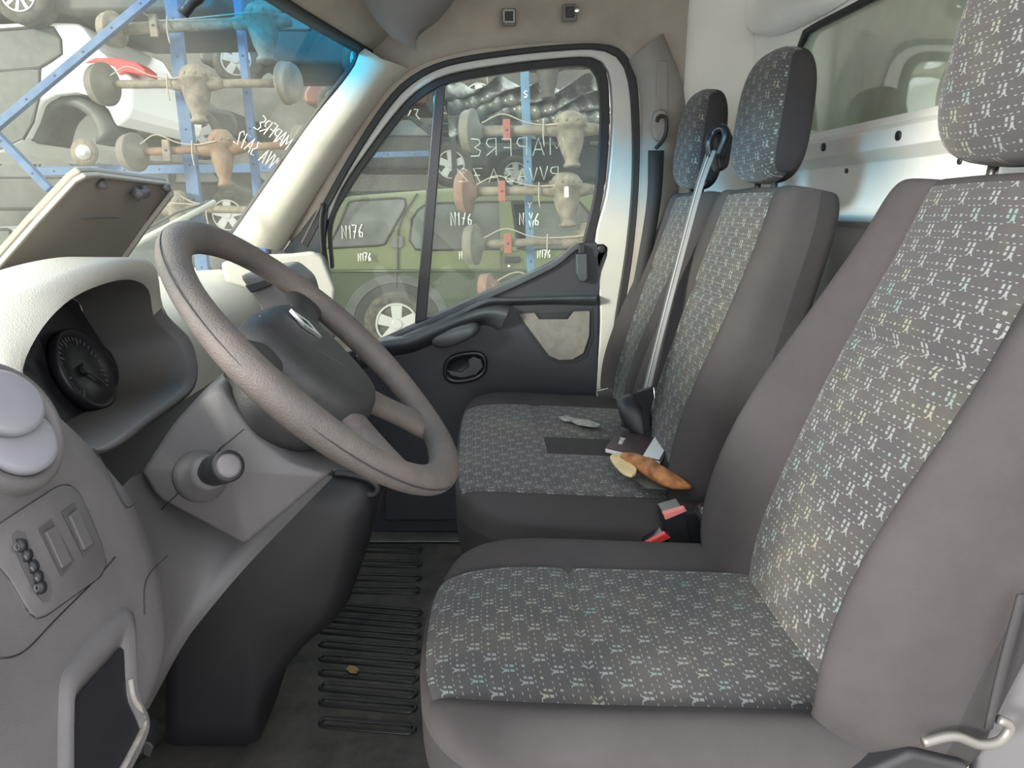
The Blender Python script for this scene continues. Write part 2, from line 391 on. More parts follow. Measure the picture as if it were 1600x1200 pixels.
# side headliner over the door
low = [P(552, 60, 1.30), P(585, 96, 1.31), P(614, 128, 1.31), P(640, 108, 1.31), P(690, 88, 1.31), P(760, 74, 1.31), P(850, 66, 1.31), P(930, 66, 1.31), P(968, 74, 1.31), P(992, 104, 1.31), P(1010, 130, 1.31), P(1068, 150, 1.31)]
low = resample(low, 40)
def up_row(k):
    out = []
    for p in low:
        zt = 1.70; z = p.z+(zt-p.z)*k; yy = p.y-(.03*math.sin(k*math.pi/2)+.28*max(0, k-.45)**1.6)
        out.append(V(p.x+(.10*k if p.x < -.3 else 0), yy, z))
    return out
rows = [[p+V(0, .05, 0) for p in low]]+[up_row(k/8) for k in range(9)]
vs, fs = loft(rows, closed=False); o = mesh('wall_right', vs, fs, M_head); tag(o, kind='structure')
# grey overhead shelf bulge
c = P(648, 20, 1.06)
prof = []
for i in range(9):
    t = i/8; r = .10*math.cos(t*math.pi/2)**.6 if t < 1 else 0
    prof.append([V(c.x+math.cos(2*math.pi*k/32)*r*1.5, c.y+math.sin(2*math.pi*k/32)*r*1.3, 1.62-.235*t+.02*math.cos(2*math.pi*k/32)) for k in range(32)])
shelf = mesh('overhead_shelf', *loft(prof, True, False, True), M_headd)
tag(shelf, 'dark grey rounded overhead shelf bulging from the headliner above the windscreen corner', 'shelf')
# roof clips
def clip(px, py, withloop, label):
    c = P(px, py, 1.268); t = thing('roof_clip', c, label, 'clip', 'clips on the headliner')
    fr = mesh('socket', *box(c, .038, .012, .042), M_headd, t, False, bevel=.004)
    mesh('insert', *box(c+V(0, -.006, 0), .022, .01, .026), M_black, t, False, bevel=.002)
    if withloop: mesh('screw', *lathe(c+V(.018, -.008, .004), (0, -1, 0), [(0, .008), (.006, .008), (.007, .005)], 14), M_chrome, t)
    else:
        mesh('bezel', *join(bar(c+V(-.013, -.012, .014), c+V(.013, -.012, .014), .004, .004), bar(c+V(-.013, -.012, -.014), c+V(.013, -.012, -.014), .004, .004), bar(c+V(.013, -.012, -.014), c+V(.013, -.012, .014), .004, .004), bar(c+V(-.013, -.012, -.014), c+V(-.013, -.012, .014), .004, .004)), mat('clip grey', (.4, .4, .38), .5), t, False)
clip(795, 27, False, 'square framed clip on the headliner above the door, nearer the windscreen')
clip(890, 20, True, 'small clip with a bright screw on the headliner, nearer the rear wall')

# ---- rear bulkhead (x = XB), window opening
XB = .76
wl = [PX(1254, 205, XB), PX(1250, 60, XB)]
yL = .985; zb = 1.148; zt = 1.50
# lower wall with pressed rails, profile along z swept in Y
def bulk_x(z):
    x = XB
    if z < 1.135: x -= .02*min(1, (1.135-z)/.012)
    if 1.095 < z < 1.135: x += 0
    if z < 1.09: x += .028*min(1, (1.09-z)/.02)
    if z < .985: x -= .02*min(1, (.985-z)/.012)
    if z < .955: x += .02*min(1, (.955-z)/.012)
    return x
zs = [0, .3, .6, .8, .93, .943, .956, .97, .985, .997, 1.02, 1.05, 1.07, 1.08, 1.09, 1.10, 1.12, 1.123, 1.135, 1.15, zb]
rows = [[V(bulk_x(z), Y, z) for Y in (-.45, 0, .45, .9, 1.33)] for z in zs]
lower = loft(rows, closed=False)
def ycut(z): return yL-.012*0
pa = [V(XB, 1.36, zb), V(XB, 1.36, 1.75), V(XB, -.45, 1.75), V(XB, -.45, 1.56)]
# window hole boundary: left jamb at Y about yL, top rises toward camera
hole = [PX(1256, 203, XB), PX(1250, 120, XB), PX(1247, 75, XB), PX(1256, 48, XB), PX(1275, 36, XB), PX(1345, 0, XB), PX(1500, -75, XB), PX(1800, -200, XB)]
hole = [V(XB, p.y, p.z) for p in hole]
outer = [V(XB, 1.36, zb), V(XB, 1.36, 1.2), V(XB, 1.36, 1.3), V(XB, 1.36, 1.5), V(XB, 1.30, 1.75), V(XB, .9, 1.75), V(XB, .5, 1.75), V(XB, -.45, 1.75)]
upper = band(hole, outer, (.03, 0, 0))
jv, jf = join(lower, upper)
o = mesh('wall_rear', jv, jf, M_white, smooth=False, bevel=.004); tag(o, kind='structure')
# moulded lump pressed in the white wall
lump = [PX(px, py, XB-.004) for px, py in [(1150, -20), (1158, 10), (1160, 40), (1180, 58), (1215, 58), (1262, 38), (1330, 0), (1360, -30)]]
cc = sum(lump, V(0, 0, 0))/len(lump); L2 = [lump, [p.lerp(cc, .15)+V(-.02, 0, 0) for p in lump], [p.lerp(cc, .5)+V(-.03, 0, 0) for p in lump]]
o = mesh('wall_rear_pressing', *loft(L2, True, False, True), M_white, subsurf=1); tag(o, kind='structure')
# side wall from pillar to bulkhead (white)
o = mesh('wall_side', *box(((.46+XB)/2, 1.345, .9), XB-.44, .03, 1.75), M_white, smooth=False); tag(o, kind='structure')
# glass
o = mesh('window_3', *slab([V(XB+.012, 1.02, 1.10), V(XB+.012, 1.02, 1.70), V(XB+.012, -.45, 1.70), V(XB+.012, -.45, 1.10)], (.005, 0, 0)), G_bulk, smooth=False); tag(o, kind='structure')
# rubber edge of the opening
a = [p+V(-.004, 0, 0) for p in hole]; b = [V(p.x, p.y-(.012 if i < 4 else .004), p.z-(.003 if i < 3 else .012)) for i, p in enumerate(a)]
o = mesh('trim_4', *band(a, b, (.01, 0, 0), 30, smooth=False), M_rubber); tag(o, kind='structure')
# cargo box behind glass (dark box interior)
o = mesh('cargo_box', *join(box((2.2, .45, .5), 2.8, 1.9, .02), box((3.6, .45, 1.3), .02, 1.9, 1.6), box((2.2, 1.4, 1.3), 2.8, .02, 1.6), box((2.2, -.5, 1.3), 2.8, .02, 1.6)), mat('cargo grey', (.16, .18, .15), .8, var=.3, vscale=2), smooth=False); tag(o, kind='structure')
# screw holes in the rail
for i, (px, py) in enumerate([(1287, 230), (1404, 212), (1323, 267), (1500, 252)]):
    c = PX(px, py, bulk_x(1.11 if i < 2 else 1.05)-.001); r = .0085 if i < 2 else .005
    h = mesh('bolt_hole', *lathe(c, (-1, 0, 0), [(-.002, r), (.0025, r), (.0026, r*.6)], 12), M_black)
    tag(h, ['larger dark bolt hole in the white rail by the middle headrest', 'larger dark bolt hole in the white rail midway to the driver headrest', 'small dark hole in the white panel below the rail, near the middle seat', 'small dark hole in the white panel nearest the driver headrest'][i], 'hole', 'holes in the rear wall')

# ---- B pillar trim on passenger side
YB = 1.285
bl = [P(x, y, YB) for x, y in [(986, 92), (1003, 135), (1006, 200), (1004, 280), (996, 380), (982, 480), (966, 590), (955, 680)]]
br = [P(x, y, YB) for x, y in [(1036, 52), (1060, 84), (1068, 130), (1070, 200), (1060, 300), (1050, 400), (1040, 520), (1030, 680)]]; br = resample(br, len(bl))
mdl = [a.lerp(b, .4)+V(0, -.025, 0) for a, b in zip(bl, br)]; mdr = [a.lerp(b, .8)+V(0, -.025, 0) for a, b in zip(bl, br)]
L = [resample(l, 24) for l in ([p+V(0, .06, 0) for p in bl], bl, mdl, mdr, br, [p+V(.0, .06, 0) for p in br])]
pil = mesh('trim_5', *loft(L, closed=False), M_bpil); tag(pil, kind='structure')
# slot groove + height adjuster
o = mesh('trim_6', *band([P(x, y, 1.256) for x, y in [(1026, 95), (1026, 210)]], [P(x, y, 1.256) for x, y in [(1044, 95), (1044, 210)]], (0, .01, 0), 8, smooth=False), M_bpil, bevel=.003); tag(o, kind='structure')

# ================================================================== PASSENGER DOOR
door = thing('door_1', P(760, 830, YD), None, None, kind='structure')
def D(pts, Y=YD): return [P(x, y, Y) for x, y in pts]
# painted frame round the window
out = D([(498, 345), (522, 290), (560, 228), (612, 158), (650, 124), (700, 101), (790, 86), (880, 77), (935, 76), (968, 88), (984, 125), (990, 200), (988, 300), (978, 400), (962, 500), (945, 640)])
inn = D([(512, 345), (535, 292), (574, 234), (626, 166), (662, 134), (706, 114), (792, 99), (880, 90), (925, 89), (945, 100), (955, 130), (957, 200), (948, 300), (930, 380), (938, 500), (926, 640)])
mesh('window_frame', *band(out, inn, (0, .05, 0), 60), M_frame, door, bevel=.006)
# rubber between body and frame
o2 = D([(472, 380), (508, 310), (550, 236), (600, 160), (640, 120), (696, 94), (788, 78), (880, 69), (940, 68), (976, 80), (994, 118), (1000, 200), (998, 300), (989, 400), (974, 500), (958, 640)], 1.318)
i2 = D([(480, 388), (518, 315), (558, 243), (608, 168), (646, 129), (698, 103), (789, 87), (880, 78), (934, 77), (966, 90), (982, 126), (988, 200), (987, 300), (977, 400), (962, 500), (946, 640)], 1.318)
o = mesh('trim_7', *band(o2, i2, (0, .03, 0), 60), M_rubber, bevel=.003); tag(o, kind='structure')
o3 = D([(452, 376), (492, 300), (536, 226), (588, 148), (630, 107), (692, 80), (788, 62), (880, 54), (944, 54), (986, 68), (1008, 116), (1014, 200), (1012, 300), (1002, 400), (986, 500), (970, 640)], 1.335)
o = mesh('trim_9', *band(o3, o2, (0, .03, 0), 60), M_head); tag(o, kind='structure')
# inner black window channel
a = D([(516, 420), (512, 345), (535, 294), (574, 236), (626, 168), (662, 136), (706, 116), (792, 101), (880, 91), (922, 90), (942, 101), (951, 130), (952, 200), (943, 300), (925, 390)], 1.335)
b = D([(520, 420), (518, 352), (543, 300), (582, 243), (633, 177), (668, 146), (708, 128), (792, 113), (880, 103), (915, 103), (928, 111), (936, 135), (938, 200), (930, 300), (910, 385)], 1.335)
mesh('window_seal', *band(a, b, (0, .03, 0), 60), M_rubber, door, bevel=.003)
mesh('window_divider', *band(D([(682, 112), (648, 505)], 1.34), D([(698, 108), (666, 500)], 1.34), (0, .03, 0), 6, smooth=False), M_blackg, door, bevel=.003)
gp = D([(500, 440), (510, 340), (540, 290), (580, 235), (632, 168), (668, 138), (708, 118), (792, 104), (880, 94), (920, 94), (940, 105), (948, 135), (948, 200), (940, 300), (925, 400), (700, 520), (600, 545), (510, 560)], 1.352)
mesh('window_glass', *slab(gp, (0, .004, 0)), G_side, door, False)
# mirror corner triangle, dark
mesh('mirror_corner', *band(D([(515, 300), (470, 360), (440, 398), (435, 440)], 1.32), D([(512, 330), (507, 380), (512, 420), (520, 470)], 1.32), (0, .03, 0), 14), M_door, door, bevel=.003)
mesh('mirror_corner_seal', *tube(D([(505, 318), (501, 350), (504, 400), (512, 440)], 1.312), .006, 8, n=16), M_rubber, door)
# main trim panel
pan = D([(430, 470), (520, 560), (600, 528), (680, 492), (760, 455), (830, 425), (880, 398), (897, 383), (915, 377), (945, 377), (953, 384), (953, 400), (944, 425), (938, 460), (936, 610), (934, 700), (740, 832), (560, 832), (440, 760)])
mesh('door_panel', *slab(pan, (0, .045, 0)), M_door, door, False, bevel=.008, bseg=3)
# raised sill edge along the glass
a = D([(585, 540), (640, 512), (700, 484), (760, 457), (820, 431), (868, 407), (890, 388), (905, 378)], 1.315)
b = D([(590, 552), (642, 524), (702, 497), (764, 468), (824, 441), (872, 416), (896, 396), (912, 386)], 1.315)
mesh('sill_edge', *band(a, b, (0, .03, 0), 30), M_doorlt, door, bevel=.006)
# armrest ledge
def arm(top, mid_, bot, Yf, name, m):
    T = resample(D(top, YD), 30); F1 = resample(D(top, Yf+.01), 30); Mi = resample(D(mid_, Yf), 30); B = resample(D(bot, YD), 30)
    F1 = [p.lerp(q, .35) for p, q in zip(F1, Mi)]
    vs, fs = loft([T, F1, Mi, [p.lerp(q, .7) for p, q in zip(Mi, B)], B], closed=False)
    return mesh(name, vs, fs, m, door, subsurf=1)
arm([(555, 552), (630, 520), (705, 488), (745, 470), (765, 463), (800, 464), (860, 462), (932, 460)],
    [(560, 566), (632, 534), (706, 500), (748, 478), (770, 470), (800, 470), (860, 468), (932, 467)],
    [(566, 578), (636, 546), (706, 512), (750, 488), (775, 480), (800, 478), (860, 476), (932, 478)], 1.285, 'armrest_ledge', M_doorlt)
arm([(590, 528), (640, 518), (700, 492), (748, 478), (780, 474), (799, 477)], [(592, 545), (640, 540), (700, 514), (745, 495), (770, 492), (790, 497)],
    [(594, 556), (642, 552), (702, 526), (740, 512), (760, 508), (781, 517)], 1.27, 'armrest', M_doorlt)
# grab handle
g = D([(672, 535), (680, 545), (705, 543), (735, 530), (752, 516), (745, 507), (720, 510), (690, 522)], 1.245)
c_ = sum(g, V(0, 0, 0))/8
mesh('grab_handle', *loft([resample([p+V(0, .06, 0) for p in g], 24, True), resample(g, 24, True), resample([p.lerp(c_, .3)+V(0, -.008, 0) for p in g], 24, True)], True, False, True), M_doorlt, door, subsurf=1)
# door opener: recess ring, bowl, lever
def oval(cx, cy, rx, ry, n=32, ex=2.6, Y=YD):
    out_ = []
    for k in range(n):
        t = 2*math.pi*k/n; c, s = math.cos(t), math.sin(t)
        out_.append(P(cx+rx*math.copysign(abs(c)**(2/ex), c), cy+ry*math.copysign(abs(s)**(2/ex), s)-.15*(rx*math.copysign(abs(c)**(2/ex), c)), Y))
    return out_
hd_ = mesh('door_handle', *loft([oval(727, 574, 35, 25, Y=1.325), oval(727, 574, 34, 24, Y=1.308), oval(727, 574, 29, 18, Y=1.308), oval(727, 574, 27, 16, Y=1.325), oval(727, 574, 22, 12, Y=1.329)], True, False, True), M_blackg, door)
lv = D([(697, 578), (720, 582), (733, 573), (731, 562), (740, 557), (752, 562), (755, 574), (744, 586), (722, 591), (704, 587)], 1.312)
mesh('handle_lever', *slab(lv, (0, .01, 0)), M_doorlt, hd_, True, bevel=.003)
# pocket flap
pf = D([(810, 491), (836, 489), (843, 499), (888, 499), (897, 487), (922, 486), (921, 525), (912, 552), (895, 562), (874, 563), (858, 556), (835, 525)], 1.322)
rim = D([(805, 487), (838, 485), (846, 491), (885, 491), (894, 483), (927, 482), (927, 527), (917, 557), (898, 568), (872, 569), (853, 560), (829, 528)], 1.328)
mesh('pocket_recess', *slab(rim, (0, .004, 0)), M_black, door, False)
mesh('pocket_flap', *slab(pf, (0, .008, 0)), M_pocket, door, False, bevel=.002)
mesh('pocket_lip', *slab(D([(842, 489), (894, 487), (886, 498), (846, 498)], 1.3265), (0, .004, 0)), M_blackg, door, False, bevel=.001)
# latch button block at the rear corner
lk = mesh('lock_block', *slab(D([(900, 397), (918, 396), (919, 436), (913, 441), (907, 440), (901, 428)], 1.30), (0, .035, 0)), M_doorlt, door, False, bevel=.004)
mesh('lock_button', *slab(D([(904, 383), (914, 383), (915, 396), (904, 397)], 1.305), (0, .02, 0)), M_black, lk, False, bevel=.003)
mesh('screw_cap', *lathe(P(940, 389, 1.327), (0, -1, 0), [(0, .012), (.003, .012), (.004, .008)], 16), M_black, door)
# lower pocket shelf
mesh('lower_bin', *slab(D([(600, 740), (690, 728), (735, 725), (735, 800), (720, 815), (600, 815)], 1.30), (0, .03, 0)), M_door, door, False, bevel=.008)
# mirrored writing on the side glass, outside
wr = join(writing('MAPFRE', P(880, 241, 1.362), (-.046, 0, .0), (0, 0, .047), .0017, 1.05), writing('PVVA', P(872, 280, 1.362), (-.036, 0, -.001), (0, 0, .037), .0015, .9), writing('3A72', P(802, 283, 1.362), (-.042, 0, .0), (0, 0, .037), .0016, 1.1))
mesh('marker_writing', *wr, M_chalk, door)
mesh('body_sill', *slab([PZ(500, 829, .012), PZ(790, 829, .012), PZ(790, 848, .012), PZ(500, 848, .012)], (0, 0, .006)), M_alu, door, False, bevel=.003)

# ================================================================== SEATS
def spine_fn(pts):
    P3 = resample([V(x, 0, z) for x, z in pts], 61)
    def f(t):
        t = max(0, min(1, t))*60; i = min(59, int(t)); p = P3[i].lerp(P3[i+1], t-i)
        d = (P3[min(60, i+2)]-P3[max(0, i-1)]).normalized(); return p, V(-d.z, 0, d.x)
    return f
def pillow(nu, nv, M, Nn, wf, wb, hw, ex=5.0, ev=5.0, ulines=(), nvlines=(), extras=None):
    """closed cushion; returns verts, front grid, face list with (u,v,isfront)"""
    def axis(n, lines):
        a = [math.sin((-1+2*i/n)*math.pi/2) for i in range(n+1)]
        for l in lines:
            j = min(range(1, n), key=lambda i: abs(a[i]-l)); a[j] = l
        return sorted(a)
    us = axis(nu, ulines); vv = axis(nv, nvlines); vs = []; uv = []; idx = {}
    def add(i, j, side):
        u, v = us[i], vv[j]; edge = i in (0, nu) or j in (0, nv)
        key = (i, j, 0 if edge else side)
        if key in idx: return idx[key]
        k = (max(0, 1-abs(u)**ex))**(1/ex)*(max(0, 1-abs(v)**ev))**(1/ev)
        p, n = M(u, v), Nn(u, v)
        q = p+n*(wf(u, v)*k if side == 0 else -wb(u, v)*k)
        # pull the corners in so the outline is rounded
        idx[key] = len(vs); vs.append(q); uv.append((u, v)); return idx[key]
    faces = []
    for side in (0, 1):
        for i in range(nu):
            for j in range(nv):
                q = (add(i, j, side), add(i+1, j, side), add(i+1, j+1, side), add(i, j+1, side))
                if side: q = q[::-1]
                faces.append((q, (us[i]+us[i+1])/2, (vv[j]+vv[j+1])/2, side == 0))
    return vs, faces, uv
def g(x, s): return math.exp(-(x/s)**2)
def split(vs, faces, uvm, regions, parent):
    """regions: list of (name, material, predicate); first match wins"""
    got = {}
    for q, u, v, fr in faces:
        for r in regions:
            if r[2](u, v, fr): got.setdefault(r[0], []).append(q); break
    objs = {}
    for r in regions:
        fl = got.get(r[0], [])
        used = sorted({i for q in fl for i in q}); mp = {a: b for b, a in enumerate(used)}
        objs[r[0]] = (r, [vs[i] for i in used], [tuple(mp[i] for i in q) for q in fl], [uvm[i] for i in used])
    out_ = []
    for r in regions:
        _, a, b, c = objs[r[0]]
        if b: out_.append(mesh(r[3], a, b, r[1], parent, True, uvs=c))
    return out_
def backrest(parent, Yc, hw, spine, bol, thick, panel=.60, bevelseam=True, topw=.9, name='backrest'):
    f = spine_fn(spine)
    def M(u, v):
        t = (v+1)/2; p, n = f(t)
        wd = hw*(1-(1-topw)*max(0, t-.55)/.45)*(1-.10*max(0, .12-t)/.12)
        rr = (1-.05*abs(v)**10)
        return V(p.x, Yc+u*wd*rr, p.z)+V(-n.x, 0, -n.z)*.06
    def Nn(u, v): return f((v+1)/2)[1]
    def wf(u, v):
        t = (v+1)/2; au = abs(u)
        b = bol*(g(t-.30, .40)*.9+.25)*math.exp(-((au-.86)/.19)**2)
        s = -.010*g(au-panel, .022)-.013*(g(t-.665, .014) if au < panel else 0)
        cr = .010*math.cos(min(1, au/panel)*math.pi/2)
        return .06+b+s+cr
    def wb(u, v): return thick
    vs, fc, uv = pillow(56, 64, M, Nn, wf, wb, hw, 6, 9, (-panel, panel), ())
    H = 2*.30
    uvm = [(u*hw, v*H/2) for u, v in uv]
    split(vs, fc, uvm, [('c', M_pat, lambda u, v, fr: fr and abs(u) < panel and v > -.93 and v < .955, 'centre_panel'), ('b', M_seat, lambda u, v, fr: fr, 'bolster_cover'), ('s', M_side, lambda u, v, fr: True, 'backrest')], parent)
def headrest(parent, c, hy, hz, hx, tilt=-.15, lean=0):
    c = Vector(c)
    up = V(math.sin(-tilt), 0, math.cos(tilt)); n = V(-math.cos(tilt), 0, -math.sin(tilt)*1.0); n = V(-up.z, 0, up.x)
    def M(u, v):
        sh = (1-.22*max(0, v)**3)*(1-.20*max(0, -v)**3)
        return c+V(0, 1, 0)*(u*hy*sh)+up*(v*hz*(1-.16*abs(u)**3))
    def Nn(u, v): return n
    vs, fc, uv = pillow(28, 28, M, Nn, lambda u, v: hx*(1.05-.18*v)*(1-.004*0), lambda u, v: hx*.8, hy, 3.2, 3.4)
    uvm = [(u*hy, v*hz) for u, v in uv]
    hs = split(vs, fc, uvm, [('c', M_pat, lambda u, v, fr: fr and abs(u) < .93, 'headrest_front'), ('s', M_side, lambda u, v, fr: True, 'headrest')], parent)
    for s in (-1, 1):
        b = c+V(.0, s*.045, 0)-up*(hz*.8)
        mesh('headrest_post', *tube([b, b-up*.09], .0065, 10), M_chrome if parent.name.startswith('driver') else M_black, parent)
        mesh('post_collar', *lathe(b-up*.05, up, [(-.018, .02), (-.004, .018), (.002, .012)], 14), M_blackg, parent)
def cushion(parent, X0, X1, Y0, Y1, z, dome, bol, panels, seam_u, depth=.12, name='seat_cushion', full=False, frontdrop=.006):
    """u along X (front -1 .. back +1), v along Y. panels: list of (v0,v1) in Y metres"""
    xc, yc, hx, hy = (X0+X1)/2, (Y0+Y1)/2, (X1-X0)/2, (Y1-Y0)/2
    def M(u, v):
        t = (u+1)/2; Y = yc+v*hy*(1-(.05/hy)*max(0, -u)**5)
        return V(xc+u*hx+.045*abs(v)**(4*max(1, hy/.25))*max(0, -u)-.012*(1-v*v)*max(0, -u), Y, z-.055+.020-.040*t-frontdrop*max(0, (.25-t)/.25)**2)
    def Nn(u, v): return V(0, 0, 1)
    xs = seam_u
    def wf(u, v):
        Y = yc+v*hy; h = .055; inp = any(a < Y < b for a, b in panels); fr_ = full and xc+u*hx < xs and panels[0][0] < Y < panels[-1][1]
        inp = inp or fr_
        e = min(abs(Y-a) for p_ in panels for a in p_) if not fr_ else min(abs(Y-panels[0][0]), abs(Y-panels[-1][1]))
        h -= .008*g(e, .006)
        if inp: h -= .010*g(xc+u*hx-xs, .008)
        h += bol*max(g((v-1)+.14, .13), g((v+1)-.14, .13))
        for a, b in panels: h += dome*g((Y-(a+b)/2)/((b-a)/2), .8)
        if not inp and abs(v) < .6: h += .004
        return h
    lines = sorted({(p_-yc)/hy for q in panels for p_ in q})
    vs, fc, uv = pillow(64, 72, M, Nn, wf, lambda u, v: depth, hx, 6, 8, ((xs-xc)/hx,), lines)
    uvm = [(v*hy+.011, u*hx) for u, v in uv]
    def inpan(u, v, fr): return fr and u > -.965 and (any(a < yc+v*hy < b for a, b in panels) or (full and xc+u*hx < xs and panels[0][0] < yc+v*hy < panels[-1][1]))
    split(vs, fc, uvm, [('c', M_pat, inpan, 'cushion_panel'), ('b', M_seat, lambda u, v, fr: fr, 'cushion_cover'), ('s', M_side, lambda u, v, fr: True, 'cushion_base')], parent)

# --- driver seat
ds = thing('driver_seat', (.2, 0, 0), 'large driver seat in front, grey bolsters and patterned cloth, filling the lower right', 'seat')
SPD = [(.372, .40), (.388, .46), (.408, .54), (.455, .67), (.522, .84), (.570, .95), (.594, 1.03)]
backrest(ds, 0, .255, SPD, .075, .055, .60)
headrest(ds, (.640, .0, 1.168), .135, .135, .055, -.12)
cushion(ds, -.080, .47, -.25, .25, .465, .006, .022, [(-.168, .165)], .115, depth=.10)
# seat pan + pedestal
mesh('seat_pan', *box((.16, 0, .30), .46, .42, .10), M_black, ds, False, bevel=.015)
mesh('seat_pedestal', *box((.18, 0, .125), .36, .36, .25), M_black, ds, False, bevel=.01)
# recliner lever with worn tip and its plate on the near side
lvp = mesh('side_cover', *slab([V(.30, -.262, .36), V(.47, -.262, .36), V(.47, -.262, .45), V(.41, -.262, .47), V(.33, -.262, .43)], (0, .03, 0)), M_black, ds, False, bevel=.008)
lev = mesh('recliner_lever', *tube([P(1442, 1160, -.272), P(1490, 1150, -.272), P(1530, 1163, -.272), P(1562, 1158, -.27), P(1578, 1135, -.268), P(1560, 1124, -.266)], .0050, 10, n=24), mat('worn lever metal', (.20, .19, .18), .45, .6), ds); lev['label'] = 'bright worn metal recliner lever'
# side belt strap from anchor up along the seat
mesh('anchor_strap', *band([P(1592, 930, -.27), P(1560, 1050, -.27), P(1540, 1140, -.27)], [P(1606, 930, -.27), P(1574, 1050, -.27), P(1551, 1140, -.27)], (0, .003, 0), 12), M_beltd, ds)
mesh('recliner_knob', *lathe(P(1105, 806, .27), (0, 1, 0), [(-.03, .014), (.0, .016), (.02, .016), (.022, .010)], 18), M_blackg, ds)

o = mesh('trim_10', *slab([P(x, y, -.235) for x, y in [(1500, 1400), (1530, 1150), (1602, 930), (1650, 760), (1760, 500), (2300, 400), (2300, 1400)]], (0, .015, 0)), mat('driver pillar trim', (.11, .105, .115), .6, grain=.4), smooth=False, bevel=.01); tag(o, kind='structure')
# --- passenger bench
bs = thing('passenger_bench', (.2, .82, 0), 'double passenger bench beyond the driver seat, patterned cushions with a plain strip between', 'seat')
SPP = [(.355, .40), (.368, .46), (.385, .55), (.42, .67), (.474, .85), (.508, .96), (.524, 1.03)]
backrest(bs, .63, .232, SPP, .050, .055, .66)
backrest(bs, 1.085, .205, SPP, .050, .055, .66)
headrest(bs, (.568, .63, 1.155), .128, .122, .05, -.08)
headrest(bs, (.555, 1.08, 1.150), .118, .118, .048, -.08)
cushion(bs, -.060, .45, .33, 1.27, .47, .006, .012, [(.435, .70), (.82, 1.12)], .132, depth=.12, full=True)
mesh('bench_pan', *box((.16, .82, .31), .40, .80, .08), M_black, bs, False, bevel=.015)
for i, (x, y) in enumerate(((.02, .42), (.02, 1.2), (.32, .42), (.32, 1.2))):
    mesh('leg', *join(bar((x, y, .30), (x, y, .0), .03, .05, (1, 0, 0)), lathe((x, y, 0), (0, 0, 1), [(0, .045), (.012, .045), (.018, .03)], 18)), M_black, bs)
# bare streaks on the far cushion: torn white residue
tr = [PZ(x, y, .482) for x, y in [(872, 652), (885, 650), (900, 655), (918, 656), (938, 664), (932, 668), (915, 666), (902, 664), (893, 659), (880, 658)]]
o = mesh('white_residue', *slab(tr, (0, 0, .0015)), mat('dried residue', (.48, .48, .44), .8, col2=(.16, .16, .15), vscale=60), smooth=False); tag(o, 'ragged white dried patch stuck on the far passenger cushion', 'residue')
# --- belts
belt = thing('middle_seat_belt', P(1112, 225, .84), 'pale grey seat belt running down the middle backrest to its buckle', 'seat belt')
pa_ = [P(1118, 236, .80), P(1098, 290, .80), P(1076, 370, .79), P(1052, 460, .76), P(1030, 545, .74), P(1013, 620, .73)]
ta = resample(pa_, 26); tb = [p+V(-.008, .028, 0)*(1-i/60) for i, p in enumerate(ta)]
tb = resample([P(1104, 234, .83), P(1086, 290, .83), P(1064, 370, .82), P(1041, 460, .79), P(1020, 545, .77), P(1001, 620, .76)], 26)
mesh('webbing', *band(ta, tb, (.003, 0, .001)), M_belt, belt)
mesh('web_ridge', *tube([(a+b)/2+V(-.002, 0, 0) for a, b in zip(ta, tb)], .0016, 6), mat('light web', (.36, .36, .36), .7), belt)
mesh('belt_guide', *tube([P(1110, 246, .82), P(1108, 222, .82), P(1116, 206, .82), P(1130, 200, .80), P(1134, 214, .79), P(1122, 244, .80)], .009, 10, n=20), M_blackg, belt)
mesh('guide_cap', *slab([P(1112, 212, .83), P(1122, 198, .83), P(1140, 196, .83), P(1148, 215, .83), P(1140, 262, .83), P(1122, 270, .83)], (0, .05, 0)), M_black, belt, False, bevel=.01)
tg = mesh('latch_tongue', *slab(D([(994, 612), (1020, 604), (1022, 622), (1016, 636), (1016, 672), (1007, 680), (1004, 640), (996, 625)], .725), (0, .008, 0)), M_blackg, belt, False, bevel=.003)
mesh('tongue_edge', *tube(D([(1022, 605), (1023, 622), (1016, 640)], .72), .002, 6), M_chrome, tg)
bk = thing('belt_buckle_boot', P(1005, 690, .86), 'black flared buckle boot between the two passenger places, belt tongue in it', 'buckle')
bl_ = [(P(972, 618, .80), P(1002, 620, .79)), (P(962, 640, .79), P(1015, 640, .77)), (P(974, 664, .78), P(1026, 668, .76)), (P(992, 680, .77), P(1026, 688, .75))]
lo = []
for a, b in bl_:
    c = (a+b)/2; h = (b-a)/2; lo.append([c+h*math.cos(t)+V(0, .022, .012)*math.sin(t) for t in [2*math.pi*k/20 for k in range(20)]])
mesh('boot', *loft(lo, True, True, True), M_black, bk, subsurf=1)
ob = thing('outer_seat_belt', P(1035, 200, 1.25), 'dark outer seat belt hanging beside the door pillar from its adjuster', 'seat belt')
mesh('height_adjuster', *slab([P(x, y, 1.235) for x, y in [(1022, 176), (1030, 170), (1042, 172), (1046, 185), (1044, 215), (1034, 222), (1024, 218), (1019, 200)]], (0, .03, 0)), M_bpil, ob, False, bevel=.008)
mesh('adjuster_loop', *tube([P(1026, 190, 1.23), P(1030, 182, 1.23), P(1040, 184, 1.23), P(1041, 205, 1.23), P(1034, 222, 1.23), P(1024, 232, 1.23)], .005, 8, n=24), M_black, ob)
mesh('webbing', *band([P(1013, 235, 1.22), P(1010, 320, 1.22), P(990, 440, 1.23), P(970, 540, 1.24), P(945, 610, 1.25)], [P(1038, 235, 1.22), P(1032, 320, 1.22), P(1010, 440, 1.23), P(985, 540, 1.24), P(975, 615, 1.25)], (0, .003, 0), 24), M_beltd, ob)
mesh('anchor_plate', *slab([P(x, y, 1.22) for x, y in [(933, 610), (950, 606), (975, 612), (968, 622), (958, 630), (938, 626)]], (0, .01, 0)), M_chrome, ob, False, bevel=.002)
